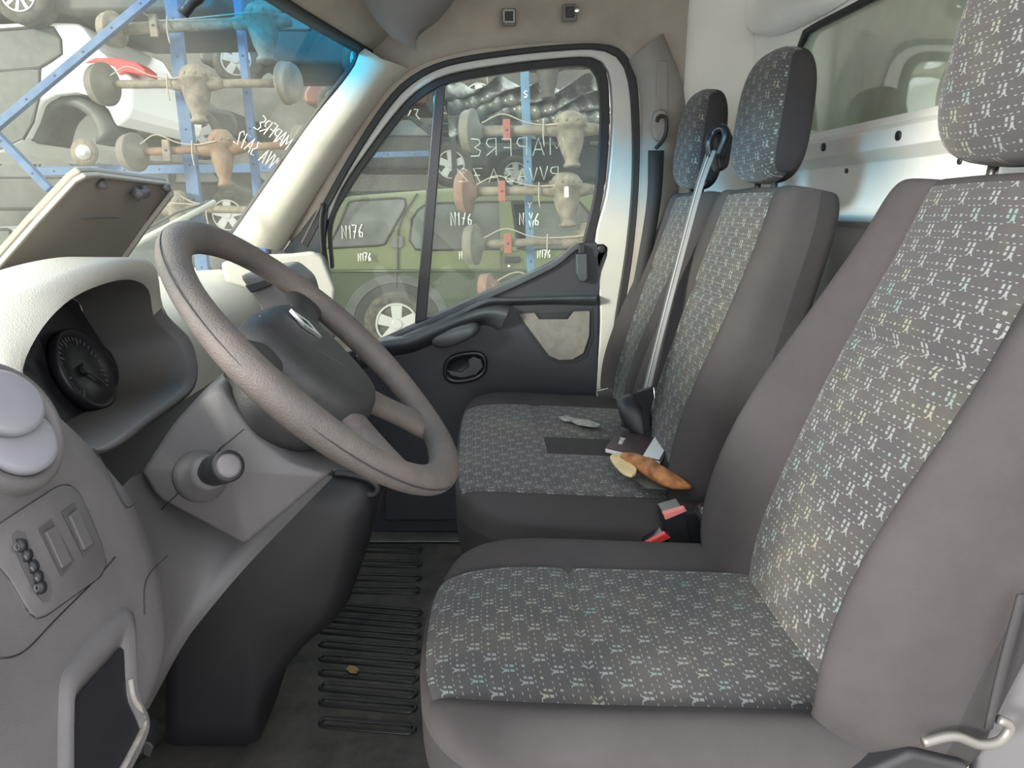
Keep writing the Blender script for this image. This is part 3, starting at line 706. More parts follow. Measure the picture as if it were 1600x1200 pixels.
# red-button buckles between driver seat and bench
def buckle(pts, pink, label):
    c = PZ(*pts[0], .47)
    t = thing('seat_belt_buckle', c, label, 'buckle', 'red button buckles in the seat gap')
    a, b, cc, d_ = [P(x, y, .30) for x, y in pts]
    body = [a, b, b+V(.035, 0, -.16), a+V(.035, 0, -.16)]
    mesh('buckle_body', *slab([p+V(0, .003, -.002) for p in body], (0, .05, 0)), M_blackg, t, False, bevel=.004)
    m_ = mesh('release_button', *slab([a, b, cc, d_], (0, .012, 0)), M_pink if pink else M_red, t, False, bevel=.0015)
buckle([(1036, 803), (1070, 793), (1074, 799), (1040, 813)], True, 'buckle with a paler red button, higher of the two beside the bench')
buckle([(1008, 850), (1040, 833), (1049, 841), (1022, 852)], False, 'buckle with a deep red button, lower of the two by the driver cushion')
# black buckle housing
o = mesh('buckle_housing', *slab([P(x, y, .31) for x, y in [(1062, 800), (1100, 798), (1138, 860), (1150, 900), (1060, 905), (1040, 850)]], (0, .05, 0)), M_blackg, smooth=False, bevel=.008); tag(o, 'glossy black housing in the gap between driver seat and bench', 'housing')

# --- booklet and peel on the bench
zc_ = .488
bq = [PZ(x, y, zc_+.012) for x, y in [(966, 673), (1048, 688), (1031, 719), (946, 699)]]
bo = thing('booklet', bq[3], 'dark brown booklet with a white end strip lying on the bench', 'booklet')
mesh('pages', *slab([p+V(0, 0, -.0105) for p in bq], (0, 0, .008)), M_paper, bo, False)
mesh('cover', *slab([p+V(0, 0, -.002) for p in bq], (0, 0, .002)), M_brown, bo, False, bevel=.0006)
mesh('back_cover', *slab([p+V(0, 0, -.0125) for p in bq], (0, 0, .002)), M_brown, bo, False)
q0, q1, q2, q3 = bq
mesh('white_strip', *slab([q0.lerp(q1, .70)+V(0, 0, .0004), q1.lerp(q0, .01)+V(0, 0, .0004), q2.lerp(q3, .01)+V(0, 0, .0004), q3.lerp(q2, .70)+V(0, 0, .0004)], (0, 0, .0005)), M_paper, bo, False)
dxv = (q1-q0).normalized(); dyv = (q0-q3)
mesh('cover_lettering', *writing('ovrot', q3.lerp(q0, .30)+dxv*.030+V(0, 0, .0007), dyv*.10, -dxv*.016, .0008), M_paper, bo)
pl = thing('fruit_peel', PZ(1020, 745, .485), 'shrivelled orange brown peel with a cream flap beside the booklet', 'peel')
ctr = [PZ(x, y, .507) for x, y in [(972, 712), (985, 716), (1002, 724), (1020, 734), (1036, 745), (1052, 753), (1066, 757), (1080, 762)]]
rad = [.010, .017, .021, .021, .020, .021, .016, .004]
lo = []
cs = resample(ctr, 28)
for i, p in enumerate(cs):
    t = i/27*7; k = min(6, int(t)); r_ = rad[k]+(rad[k+1]-rad[k])*(t-k)
    d_ = (cs[min(27, i+1)]-cs[max(0, i-1)]).normalized(); s = d_.cross(V(0, 0, 1)).normalized()
    lo.append([p+s*math.cos(a)*r_*(1+.12*math.sin(3*a+i*.7))+V(0, 0, 1)*math.sin(a)*r_*.75*(1+.15*math.sin(5*a+i)) for a in [2*math.pi*q/18 for q in range(18)]])
mesh('peel_skin', *loft(lo, True, True, True), M_peel, pl, subsurf=1)
fl = [PZ(x, y, .50) for x, y in [(953, 717), (968, 712), (984, 718), (993, 730), (994, 742), (984, 747), (968, 738)]]
o = mesh('peel_flap', *slab(resample(fl, 22, True), (0, 0, .006)), M_peelin, pl, True, bevel=.002); o['label'] = 'pale cream inside of the peel'
cdq = [PZ(x, y, .486) for x, y in [(985, 745), (1020, 752), (1045, 765), (1008, 763)]]
o = mesh('plastic_sleeve', *slab(cdq, (0, 0, .001)), mat('clear sleeve', (.14, .14, .13), .2), smooth=False); tag(o, 'flat dark plastic sleeve lying partly under the peel', 'sleeve')

# ================================================================== STEERING WHEEL
WC = V(-.193, 0, .832); tdir = V(.700, 0, -.714); wn = V(.714, 0, .700); yv = V(0, 1, 0)
sw = thing('steering_wheel', WC, 'grey brown worn steering wheel with a dusty dark hub', 'steering wheel')
RW = .198
def wp(ang, r, h=0):        # angle 0 = rear/bottom, 90 = far side
    return WC+tdir*(math.cos(R(ang))*r)+yv*(math.sin(R(ang))*r)+wn*h
loops = []
for k in range(73):
    a = k*5; c = wp(a, RW); rd = (c-WC).normalized()
    rr = .0185+.0015*math.cos(R(a*4))
    loops.append([c+rd*math.cos(t)*rr+wn*math.sin(t)*rr*.92 for t in [2*math.pi*q/20 for q in range(20)]])
mesh('rim', *loft(loops), M_wheel, sw)
mesh('rim_seam', *tube([wp(k*5, RW+.0183, .004) for k in range(72)], .0007, 5, closed=True), M_hub, sw)
# hub cover
def hubloop(sc, h, ex=3.8):
    out_ = []
    for k in range(48):
        t = 2*math.pi*k/48; c, s = math.cos(t), math.sin(t)
        a = math.copysign(abs(c)**(2/ex), c); b = math.copysign(abs(s)**(2/ex), s)
        wdt = .100-.028*max(0, a)
        out_.append(WC+tdir*(a*.088*sc)+yv*(b*wdt*sc)+wn*h)
    return out_
hub = mesh('hub_cover', *loft([hubloop(.9, -.055), hubloop(1.0, -.035), hubloop(1.0, -.012), hubloop(.96, -.004), hubloop(.88, .004), hubloop(.6, .008), hubloop(.15, .009)], True, True, True), M_hub, sw)
mesh('hub_crease', *tube([WC+tdir*-.078+yv*-.05+wn*.001, WC+tdir*-.055+yv*-.035+wn*.0055, WC+tdir*-.02+yv*-.030+wn*.0075, WC+tdir*.02+yv*.0+wn*.0080, WC+tdir*.06+yv*.015+wn*.0055], .0012, 6, n=24), M_col, hub)
# badge: chrome diamond
bc = WC+wn*.0095+tdir*-.040+yv*.018
dia = [bc+tdir*-.024, bc+yv*.013, bc+tdir*.024, bc-yv*.013]
dia2 = [bc+(p-bc)*.5 for p in dia]
mesh('badge', *band([p+wn*.0 for p in dia], [p for p in dia2], wn*.004, 0, True), M_chrome, hub, False)
# spokes
def spoke(a0, wdt, m_):
    lo = []
    for i, r in enumerate((.055, .085, .12, .15, .18, .196)):
        wd = wdt*(1.0-.35*math.sin(i/5*math.pi)+(.35 if i == 5 else 0)+(.15 if i == 4 else 0)); h = -.020+.012*(i/5); th = .013
        c = wp(a0, r, h); sd_ = (wp(a0+90, 1)-WC)
        lo.append([c+sd_*(wd*math.copysign(abs(math.cos(t))**.7, math.cos(t)))+wn*(th*math.sin(t)) for t in [2*math.pi*q/16 for q in range(16)]])
    return mesh('spoke', *loft(lo, True, True, True), m_, sw, subsurf=1)
spoke(35, .028, M_wheel); spoke(-35, .028, M_wheel); spoke(112, .030, M_hub); spoke(-112, .030, M_hub)
# shroud behind hub
lo = []
for h, r in ((-.03, .078), (-.055, .082), (-.08, .078), (-.11, .060)): lo.append([WC+wn*h+tdir*math.cos(t)*r*.95+yv*math.sin(t)*r for t in [2*math.pi*q/32 for q in range(32)]])
mesh('wheel_back_cover', *loft(lo, True, True, True), M_hub, sw)
# ---- steering column cowl
cw = thing('steering_column', P(330, 800, 0), 'boxy grey steering column cowl below the wheel with a stalk', 'steering column')
yn = -.072
def CQ(pts, Y): return [P(x, y, Y) for x, y in pts]
corners = [(216, 738), (262, 668), (318, 606), (345, 598), (372, 640), (400, 680), (455, 722), (518, 742), (450, 800), (382, 856), (300, 812), (240, 780)]
near = resample(CQ(corners, yn), 60, True, False); ctr = sum(near, V(0, 0, 0))/60
L = [[p.lerp(ctr, .97) for p in near], [p.lerp(ctr, .10)+V(0, -.001, 0) for p in near], [p.lerp(ctr, .03)+V(0, .004, 0) for p in near], [p+V(0, .018, 0) for p in near], [p+V(0, .075, 0)+(p-ctr)*.04 for p in near], [p+V(0, .135, 0) for p in near], [p.lerp(ctr, .1)+V(0, .15, 0) for p in near]]
mesh('cowl', *loft(L, True, False, True), M_col, cw)
mesh('cowl_seam', *tube([P(x, y, yn-.0005) for x, y in [(252, 796), (290, 760), (312, 738), (345, 700), (382, 670)]], .0009, 6), M_black, cw)
sb = P(316, 742, yn); st = P(357, 728, -.16)
axs = (st-sb).normalized(); Ls = (st-sb).length
stk = mesh('stalk_base', *lathe(sb, axs, [(-.01, .030), (.002, .030), (.012, .027), (.03, .020), (.04, .018)], 28), M_col, cw)
mesh('stalk', *lathe(sb, axs, [(.035, .0135), (.05, .014), (.058, .0165), (Ls-.02, .0165), (Ls-.018, .0145), (Ls-.012, .0145), (Ls-.010, .0165), (Ls-.002, .0165), (Ls+.001, .014)], 28), M_black, cw)
mesh('stalk_cap', *lathe(sb, axs, [(Ls, .0125), (Ls+.003, .012), (Ls+.004, .009)], 24), mat('stalk end', (.13, .12, .13), .45, grain=.5, gscale=300), cw)

# ================================================================== DASHBOARD
db = thing('dashboard', (-.6, .45, 0), 'grey van dashboard with pale top moulding running across the cab', 'dashboard')
# main body across the cab (behind binnacle and to passenger side)
prof = [(-.98, .80), (-.85, .835), (-.70, .845), (-.60, .835), (-.545, .80), (-.53, .74), (-.53, .66), (-.50, .62), (-.49, .52), (-.53, .40), (-.62, .34), (-.95, .34)]
pr = resample([V(x, 0, z) for x, z in prof], 40)
rows = []
for j in range(21):
    Y = -.40+1.70*j/20
    rows.append([V(p.x-.05*((Y-.45)/.85)**2*(0 if p.x < -.9 else 1)*.6, Y, p.z) for p in pr])
def mix_face(k): pass
vs, fs = loft(rows, closed=False)
npr = 40
top = [f for i, f in enumerate(fs) if (i % (npr-1)) < 17]; low_ = [f for i, f in enumerate(fs) if (i % (npr-1)) >= 17]
def sub(vs, fl):
    used = sorted({i for q in fl for i in q}); mp = {a: b for b, a in enumerate(used)}
    return [vs[i] for i in used], [tuple(mp[i] for i in q) for q in fl]
mesh('dash_top', *sub(vs, top), M_hood, db); mesh('dash_face', *sub(vs, low_), mat('shaded dash face', (.045, .044, .047), .5), db)  # face colour darkened to stand in for the shaded hollow by the column
mesh('dash_end', *slab([rows[20][i] for i in range(0, 40, 2)], (0, .01, 0)), M_dash, db)
# dash corner block by the passenger pillar with round vent
vc = P(492, 425, 1.15)
mesh('corner_moulding', *loft([[P(x, y, Y) for x, y in [(345, 410), (400, 398), (455, 396), (490, 392), (505, 402), (524, 450), (520, 520), (440, 520), (360, 470)]] for Y in (1.0, 1.15, 1.30)], True, True, True), M_hood, db, bevel=.01)
va = V(.93, -.25, .2).normalized()
vr = mesh('passenger_vent', *lathe(P(498, 424, 1.12), va, [(-.02, .050), (.0, .050), (.010, .046), (.010, .036), (.0, .034), (-.004, .02)], 32), M_vent, db)
mesh('vent_slat', *join(*[bar(P(498, 424, 1.12)+V(.004, -.03, dz), P(498, 424, 1.12)+V(.004, .03, dz), .012, .003) for dz in (-.018, 0, .018)]), M_blackg, vr, False)
# centre stack dark facets seen past the wheel
mesh('centre_vents', *slab([P(x, y, .45) for x, y in [(372, 430), (440, 420), (470, 445), (480, 480), (520, 540), (470, 560), (400, 470)]], (-.02, .22, 0)), M_dash, db, False, bevel=.01)
mesh('centre_vent_slot', *slab([P(x, y, .44) for x, y in [(382, 446), (415, 436), (424, 446), (392, 458)]], (0, .01, 0)), M_black, db, False, bevel=.002)

# ---- instrument binnacle
def TR(l): return [P(x, y, Y) for x, y, Y in l]
OPN = TR([(147, 700, -.16), (85, 655, -.175), (36, 594, -.175), (56, 528, -.14), (102, 474, -.09), (155, 446, -.01), (203, 437, .09), (232, 453, .16), (243, 500, .195), (284, 545, .21), (287, 600, .16), (220, 655, -.03)])
OUT = TR([(140, 712, -.165), (70, 668, -.18), (-5, 600, -.19), (-30, 500, -.15), (50, 446, -.10), (135, 413, -.01), (205, 402, .10), (243, 418, .175), (256, 485, .215), (300, 535, .23), (304, 605, .18), (222, 672, -.03)])
n_ = 72
A = resample(OPN, n_, True); B = resample(OUT, n_, True)
mid1 = [a.lerp(b, .35)+V(.008, 0, 0) for a, b in zip(A, B)]; mid2 = [a.lerp(b, .75)+V(.004, 0, .002) for a, b in zip(A, B)]
back1 = [V(p.x-.07, p.y, p.z+.002) for p in B]; back2 = [V(p.x-.19, p.y*.95, p.z-.03) for p in B]
ca = sum(A, V(0, 0, 0))/n_
in1 = [p.lerp(ca, .03)+V(-.02, 0, 0) for p in A]; in2 = [p.lerp(ca, .08)+V(-.09, 0, -.01) for p in A]
vs, fs = loft([A, mid1, mid2, B, back1, back2], True)
# pale hood = upper part, grey lower lip
isup = lambda p: (p.z > ca.z-.045 and not (p.y > .10 and p.z < ca.z+.03))
up_f = [f for f in fs if isup(sum((vs[i] for i in f), V(0, 0, 0))/4)]; lo_f = [f for f in fs if not isup(sum((vs[i] for i in f), V(0, 0, 0))/4)]
hoodm = N('woven pale hood'); k = hoodm
wv = k.n('ShaderNodeTexVoronoi'); wv.inputs['Scale'].default_value = 700; k.t.links.new(k.co('Object'), wv.inputs['Vector'])
k.b.inputs['Base Color'].default_value = (.43, .415, .365, 1); k.b.inputs['Roughness'].default_value = .5; k.bump(wv.outputs['Distance'], .6, .0007)
mesh('binnacle_hood', *sub(vs, up_f), hoodm.m, db); mesh('binnacle_lip', *sub(vs, lo_f), M_dash, db)
M_inner = mat('binnacle inner wall', (.105, .10, .095), .6, grain=.5, gscale=500)
inn_ = mesh('binnacle_inside', *loft([A, in1, in2], True, False, False), M_inner, db)
# gauge cluster
cl = thing('instrument_cluster', ca+V(-.09, 0, 0), 'dark instrument cluster sunk under the pale hood', 'instrument cluster')
mesh('cluster_face', *slab([p+V(0, 0, 0) for p in resample(in2, 36, True)], (-.01, 0, 0)), M_face, cl, False)
fn = V(.93, 0, .36).normalized()
for (gy, gr) in ((-.095, .055), (.06, .05)):
    gc = V(ca.x-.078, gy, ca.z-.025)
    a_, s_, u_ = frame_of(fn)
    gz = mesh('gauge', *lathe(gc, fn, [(-.006, gr+.004), (.006, gr+.004), (.008, gr), (.0, gr-.003), (-.001, gr*.3)], 40), M_face, cl)
    tk = []
    for q in range(0, 28):
        t = R(-45+q*10); d_ = s_*math.cos(t)+u_*math.sin(t); ln = .010 if q % 4 == 0 else .005
        tk.append(bar(gc+d_*(gr-.006-ln)+fn*.002, gc+d_*(gr-.006)+fn*.002, .0014, .0005, fn))
    mesh('tick_marks', *join(*tk), M_tick, gz, False)
    mesh('needle', *join(bar(gc+fn*.003, gc+fn*.003+(s_*-.7-u_*.7)*gr*.7, .003, .001, fn), lathe(gc, fn, [(.001, .008), (.006, .007)], 14)), M_black, gz, False)

# ---- driver end of the dash: curved face
def xs(z):
    pts = [(1.0, -.42), (.84, -.385), (.80, -.372), (.74, -.355), (.68, -.340), (.60, -.315), (.50, -.30), (.40, -.305), (.2, -.34)]
    for (z0, x0), (z1, x1) in zip(pts, pts[1:]):
        if z >= z1: return x0+(x1-x0)*(z0-z)/(z0-z1)
    return pts[-1][1]
def SD(px, py, off=0.0):
    lo_, hi = -.80, .2
    for _ in range(40):
        m_ = (lo_+hi)/2; p = P(px, py, m_)
        if p.x > xs(p.z)+off: lo_ = m_
        else: hi = m_
    return P(px, py, (lo_+hi)/2)
def ring_loft(rows_, mat_, name, parent, **k): return mesh(name, *loft(rows_, True, False, True), mat_, parent, **k)
# skin defined by pixels hit on the curved face; right edge rolls away forward
edge = [(-60, 545), (10, 566), (60, 604), (105, 650), (150, 694), (186, 738), (214, 775), (238, 830), (260, 895), (271, 960), (270, 1010), (250, 1065), (225, 1115), (170, 1230)]
E = resample([SD(x, y) for x, y in edge], 40)
rowsf = []
for e in E:
    r_ = [e+V(-.05, .008, -.01), e+V(-.012, .006, -.002)]
    y0 = -.52
    for k_ in range(12):
        Y = e.y+(y0-e.y)*k_/11; z = e.z
        r_.append(V(xs(z)-(.008*(1-min(1, (e.y-Y)/.02))), Y, z))
    rowsf.append(r_)
dend = mesh('dash_end_panel', *loft(rowsf, closed=False), M_dash, db)
# parting lines
def groove(pts, r=.0008, off=.0005, m_=M_black, n=30, name='parting_line', par=dend):
    return mesh(name, *tube([SD(x, y, off) for x, y in pts], r, 6, n=n), m_, par)
groove([(0, 1028), (20, 1026), (45, 1012), (90, 965), (150, 905), (180, 870)], .0006)
groove([(262, 868), (235, 895), (226, 920), (226, 960)], .0005)
groove([(146, 700), (165, 730), (182, 765), (198, 792), (212, 786)], .0006)
# vent assembly
vt = thing('side_air_vent', SD(10, 660), 'round side air vent with pale grey flaps at the left edge', 'air vent')
vcc = SD(2, 668); vn = V(.90, -.12, .38).normalized()
va_, vs_, vu_ = frame_of(vn)
mesh('vent_ring', *lathe(vcc, vn, [(-.01, .058), (.004, .056), (.010, .051), (.010, .045), (.0, .042), (-.012, .040)], 40, False), M_dash, vt)
mesh('vent_barrel', *lathe(vcc, vn, [(-.015, .041), (.0, .039), (.003, .036), (-.008, .033), (-.012, .01)], 36), M_black, vt)
for fx, fy, hr in ((8, 628, .030), (28, 686, .031)):
    fc_ = SD(fx, fy, .012); fa = V(.75, -.30, .58).normalized()
    mesh('vent_flap', *lathe(fc_, fa, [(-.010, hr*.7), (-.006, hr*.97), (-.001, hr), (.002, hr*.97), (.004, hr*.85), (.0045, hr*.3)], 36), M_vent, vt)
# switch panel
sp = thing('switch_panel', SD(80, 870), 'grey switch panel with dimmer wheel and two blank switches', 'switch panel')
po = [(-30, 838), (40, 792), (90, 760), (108, 757), (122, 768), (140, 805), (158, 850), (166, 880), (158, 900), (110, 935), (72, 962), (58, 966), (46, 958), (15, 905), (-30, 850)]
POf = resample([SD(x, y, .0016) for x, y in po], 48, True, False); pc = sum(POf, V(0, 0, 0))/48
mesh('panel_plate', *loft([[p+V(-.006, 0, 0) for p in POf], POf, [p.lerp(pc, .02)+V(.001, 0, .0003) for p in POf]], True, False, True), M_dash, sp)
mesh('panel_edge', *tube([SD(x, y, .0012) for x, y in po], .0006, 6, closed=True, n=90, smooth=False), M_black, sp)
def blank(quad, outerq):
    mesh('switch_recess', *slab([SD(x, y, .0032) for x, y in outerq], (.0006, 0, 0)), mat('recess grey', (.07, .066, .068), .6), sp, False, bevel=.0004)
    mesh('blank_switch', *slab([SD(x, y, .0034) for x, y in quad], (.0035, 0, .001)), M_col, sp, False, bevel=.001)
blank([(66, 833), (82, 823), (107, 879), (92, 890)], [(60, 826), (80, 811), (116, 876), (96, 901)])
blank([(103, 807), (117, 797), (140, 850), (127, 861)], [(96, 800), (115, 785), (149, 850), (131, 870)])
sl = [(20, 835), (27, 829), (38, 832), (46, 850), (60, 880), (76, 905), (81, 925), (77, 938), (67, 940), (55, 925), (40, 895), (24, 860)]
mesh('dimmer_slot', *slab([SD(x, y, .0034) for x, y in sl], (.0005, 0, 0)), M_col, sp, False)
dwl = [(30, 853), (38, 868), (48, 886), (55, 902), (60, 918)]
mesh('dimmer_wheel', *join(*[lathe(SD(x, y, .003), (.3, .9, -.3), [(-.003, .0055), (.003, .0055)], 12) for x, y in dwl]), M_black, sp)
mesh('dimmer_marks', *join(*[tube([SD(x+3.5*math.cos(t), y+5*math.sin(t), .0065) for t in [2*math.pi*q/10 for q in range(11)]], .0007, 5) for x, y in ((26, 855), (57, 919))], *[bar(SD(x, y, .0095), SD(x+4, y+6, .0095), .0018, .001) for x, y in dwl[1:4]]), M_tick, sp)
# open cup pocket low on the dash end
pk = thing('dash_pocket', SD(150, 1080), 'open curved storage pocket low on the driver end of the dash', 'pocket')
fo = [(90, 1240), (92, 1120), (96, 1060), (110, 1035), (150, 985), (192, 948), (206, 958), (209, 1010), (208, 1060), (216, 1090), (228, 1115), (230, 1135), (205, 1190), (180, 1240)]
fi = [(112, 1240), (112, 1130), (118, 1090), (140, 1062), (165, 1035), (186, 1012), (190, 1020), (192, 1060), (196, 1095), (206, 1118), (214, 1138), (213, 1150), (195, 1195), (165, 1240)]
FO = resample([SD(x, y, .001) for x, y in fo], 60, False, True); FI = resample([SD(x, y, .001) for x, y in fi], 60, False, True)
MI = [a.lerp(b, .5)+V(.007, 0, .002) for a, b in zip(FO, FI)]
mesh('pocket_rim', *loft([[p+V(-.004, 0, 0) for p in FO], [p.lerp(q, .2)+V(.002, 0, 0) for p, q in zip(FO, MI)], MI, FI, [p+V(-.008, .0, 0) for p in FI]], closed=False), M_dash, pk)
mesh('pocket_shade', *slab([p+V(.0012, 0, 0) for p in FI], (.0008, 0, 0)), M_face, pk, False)  # flat dark sheet across the mouth stands in for the hollow's shade
mesh('pocket_bright_edge', *tube([SD(x, y, .0045) for x, y in [(203, 1062), (208, 1090), (221, 1112), (226, 1130), (220, 1146), (200, 1185), (175, 1230)]], .0028, 8, n=30), mat('worn edge', (.30, .28, .25), .35, var=.4, vscale=60), pk)
# knee panel from column down
Lc = resample([SD(222, 775)+V(-.03, .0, 0), SD(258, 880)+V(-.02, .0, 0), SD(270, 980)+V(-.02, .0, 0), SD(255, 1050)+V(-.02, .0, 0), SD(228, 1112)+V(-.02, 0, 0)], 20)
Rc = resample([P(520, 745, .06), P(455, 812, .02), P(385, 885, -.03), P(320, 962, -.07), P(285, 1010, -.10), P(232, 1108, -.13)], 20)
rows = []
for t in [k_/8 for k_ in range(9)]:
    rows.append([a.lerp(b, t)+V(-.07, .10, 0)*(max(0, math.sin(math.pi*t))**.6*(1-i/19)) for i, (a, b) in enumerate(zip(Lc, Rc))])
rows.append([p+V(-.02, .03, -.01) for p in Rc])
mesh('knee_panel', *loft(rows, closed=False), M_col, db)
# dark lower column trim / centre console bulk
co = thing('centre_console', (-.4, .45, 0), 'dark bulky centre console standing in the footwell', 'console')
cn = [P(x, y, .33) for x, y in [(330, 760), (440, 735), (520, 742), (575, 752), (587, 775), (586, 810), (572, 860), (556, 910), (540, 955), (515, 985), (480, 1010), (440, 1060), (410, 1110), (398, 1180), (250, 1180), (250, 900)]]
nn = resample(cn, 50, True, False); cc = sum(nn, V(0, 0, 0))/50
mesh('console_body', *loft([[p.lerp(cc, .9)+V(0, -.012, 0) for p in nn], [p.lerp(cc, .25)+V(0, -.01, 0) for p in nn], [p.lerp(cc, .06)+V(0, .002, 0) for p in nn], [p+V(0, .03, 0) for p in nn], [p+V(0, .15, 0) for p in nn], [p.lerp(cc, .06)+V(0, .22, 0) for p in nn]], True, True, True), M_console, co)
mesh('console_lip', *tube([P(x, y, .345) for x, y in [(500, 768), (530, 762), (560, 770), (584, 772), (590, 760), (575, 748), (545, 740), (520, 738)]], .007, 10, n=30), M_black, co)
mesh('shift_gaiter', *lathe(P(535, 755, .40), (-.2, 0, 1), [(-.03, .045), (0, .04), (.02, .028), (.035, .018)], 20), M_black, co)
# pedal + footwell
fw = mesh('footwell_wall', *box((-.80, .45, .28), .04, 1.75, .7), M_black, smooth=False); fw.name = 'wall_front'; tag(fw, kind='structure')
pd = thing('brake_pedal', P(235, 1160, 0.0), 'dark ribbed pedal low in the driver footwell', 'pedal')
mesh('pedal_pad', *slab([P(x, y, .02) for x, y in [(222, 1158), (234, 1160), (241, 1168), (235, 1186), (222, 1180)]], (-.01, .05, 0)), M_console, pd, False, bevel=.003)
mesh('pedal_arm', *bar(P(230, 1168, .05), P(230, 1168, .05)+V(-.15, 0, .2), .012, .02), M_black, pd, False)

# ---- open lid on the dash top
yN, yF = .10, .345
tl, trr = P(128, 269, yN), P(263, 283, yF)
tl2, tr2 = P(112, 278, yN), P(268, 300, yF)
blq, brq = P(-60, 470, yN-.01), P(180, 420, yF)
outl = [blq, P(0, 402, yN), P(50, 345, yN), tl2, tl, P(150, 268, yN+.04), trr, tr2, P(228, 352, yF), brq]
lid_n = (tr2-tl2).cross(blq-tl2).normalized()
if lid_n.x < 0: lid_n = -lid_n
ld = mesh('storage_lid', *slab(outl, -lid_n*.010), M_lid, db, False, bevel=.003); ld['label'] = 'brown storage lid standing open'
rim_in = [p.lerp(sum(outl, V(0, 0, 0))/len(outl), .055) for p in outl]
mesh('lid_rim', *band(outl, rim_in, lid_n*.007, 0, True), mat('lid edge', (.36, .33, .29), .5), ld, False, bevel=.0015)
def LP(px, py):
    d = ray(px, py); return CP+d*((tl2-CP).dot(lid_n)/d.dot(lid_n))
mesh('lid_recess', *join(tube([LP(128, 340), LP(213, 339)], .0018, 6), tube([LP(213, 339), LP(190, 370), LP(160, 412)], .0030, 6)), M_dash, ld)
for (x, y) in ((157, 286), (258, 292)):
    mesh('bump_stop', *lathe(LP(x, y), lid_n, [(0, .0065), (.004, .006), (.009, .003), (.010, .001)], 14), M_col, ld)
c = LP(212, 292)
mesh('lid_latch', *join(bar(c+V(0, -.012, -.004), c+V(0, -.012, -.004)+lid_n*.016, .004, .014), bar(c+V(0, .012, 0), c+V(0, .012, 0)+lid_n*.016, .004, .014), lathe(c+lid_n*.014+V(0, -.012, 0), (0, 1, 0), [(0, .006), (.024, .006)], 14)), M_col, ld)

# mirror stem at top
rm = thing('interior_mirror', P(295, 0, .45), 'black end of the rear view mirror at the top edge', 'mirror')
mesh('mirror_arm', *tube([P(285, 22, .45), P(300, 2, .45), P(330, -30, .45), P(370, -60, .45)], [.010, .013, .013, .012], 12, n=12), M_black, rm)
# wiper outside
wi = thing('windscreen_wiper', P(205, 380, .9), 'grey wiper arm lying outside across the lower windscreen', 'wiper')
def W2(px, py, off=-.03):
    lo_, hi = -.3, 1.6
    for _ in range(40):
        m_ = (lo_+hi)/2; p = P(px, py, m_)
        if p.x > ws_x(p.z, p.y)+off: lo_ = m_
        else: hi = m_
    return P(px, py, (lo_+hi)/2)
def S2(px, py, off=-.03):      # point on the windscreen
    best = None
    for i in range(400):
        Y = -.35+1.66*i/400; p = P(px, py, Y); e = abs(p.x-(ws_x(p.z, p.y)+off))
        if best is None or e < best[0]: best = (e, p)
    return best[1]
wa, wb_ = S2(205, 384), S2(335, 316)
mesh('wiper_blade', *tube([wa, wa.lerp(wb_, .5), wb_], .0075, 8), mat('wiper grey', (.30, .31, .28), .4), wi)
mesh('wiper_arm', *tube([wa+V(-.01, 0, .012), wa.lerp(wb_, .6)+V(-.012, 0, .016), wb_+V(-.004, 0, .004)], .0035, 8), M_black, wi)
# writing on the windscreen (outside, so it reads reversed)
a, b = S2(446, 234, -.008), S2(394, 196, -.008)
c, d_ = S2(430, 268, -.008), S2(362, 220, -.008)
hgt = V(.0, 0.0, .05)
wr = join(writing('MAPFRE', a, (b-a)/5.0, S2(459, 217, -.008)-a, .0013, .85), writing('PVVA', c, (d_-c)/7.4, S2(442, 251, -.008)-c, .0012, .85), writing('3A72', c.lerp(d_, .54), (d_-c)/7.0, S2(442, 251, -.008)-c, .0012, .85))
o = mesh('trim_8', *wr, M_chalk); tag(o, kind='structure')

# ================================================================== FLOOR DETAIL
fm = thing('floor_mat', PZ(600, 950, .0), 'dark ribbed rubber floor mat between the console and the seats', 'floor mat')
mesh('mat_sheet', *slab([PZ(640, 850, .004), PZ(730, 850, .004), PZ(700, 905, .004), PZ(690, 1000, .004), PZ(700, 1250, .004), PZ(150, 1250, .004), PZ(450, 1000, .004), PZ(560, 850, .004)], (0, 0, .004)), M_mat, fm, False)
ribs = []
def rib(x0, y0, x1, y1, w_):
    a, b = PZ(x0, y0, .009), PZ(x1, y1, .009)
    n_r = (b-a).normalized().cross(V(0, 0, 1)); pts = []
    for k_ in range(9): t = math.pi*k_/8; pts.append(b+n_r*w_*math.cos(t)+(b-a).normalized()*w_*math.sin(t))
    for k_ in range(9): t = math.pi*k_/8; pts.append(a-n_r*w_*math.cos(t)-(b-a).normalized()*w_*math.sin(t))
    return tube(pts, .0045, 6, closed=True)
for (y, xl, xr) in [(858, 560, 655), (880, 556, 654), (902, 553, 652), (921, 550, 650)]: ribs.append(rib(xl, y, xr-4, y+2, .017))
for i, y in enumerate([955, 974, 993, 1014, 1036, 1058, 1081, 1104, 1137]):
    xr = 657-i*1.6; ribs.append(rib(xr-150+i*2, y-8, xr-6, y+3, .0125))
ribo = mesh('ribs', *join(*ribs), mat('mat rib', (.020, .021, .021), .35, var=.3, vscale=40), fm)
o = mesh('dead_leaf', *slab([PZ(x, y, .014) for x, y in [(541, 1046), (547, 1041), (555, 1043), (561, 1047), (557, 1052), (547, 1051)]], (0, 0, .003)), M_leaf, smooth=False); tag(o, 'small dry tan leaf lying on the ribbed floor mat', 'leaf')
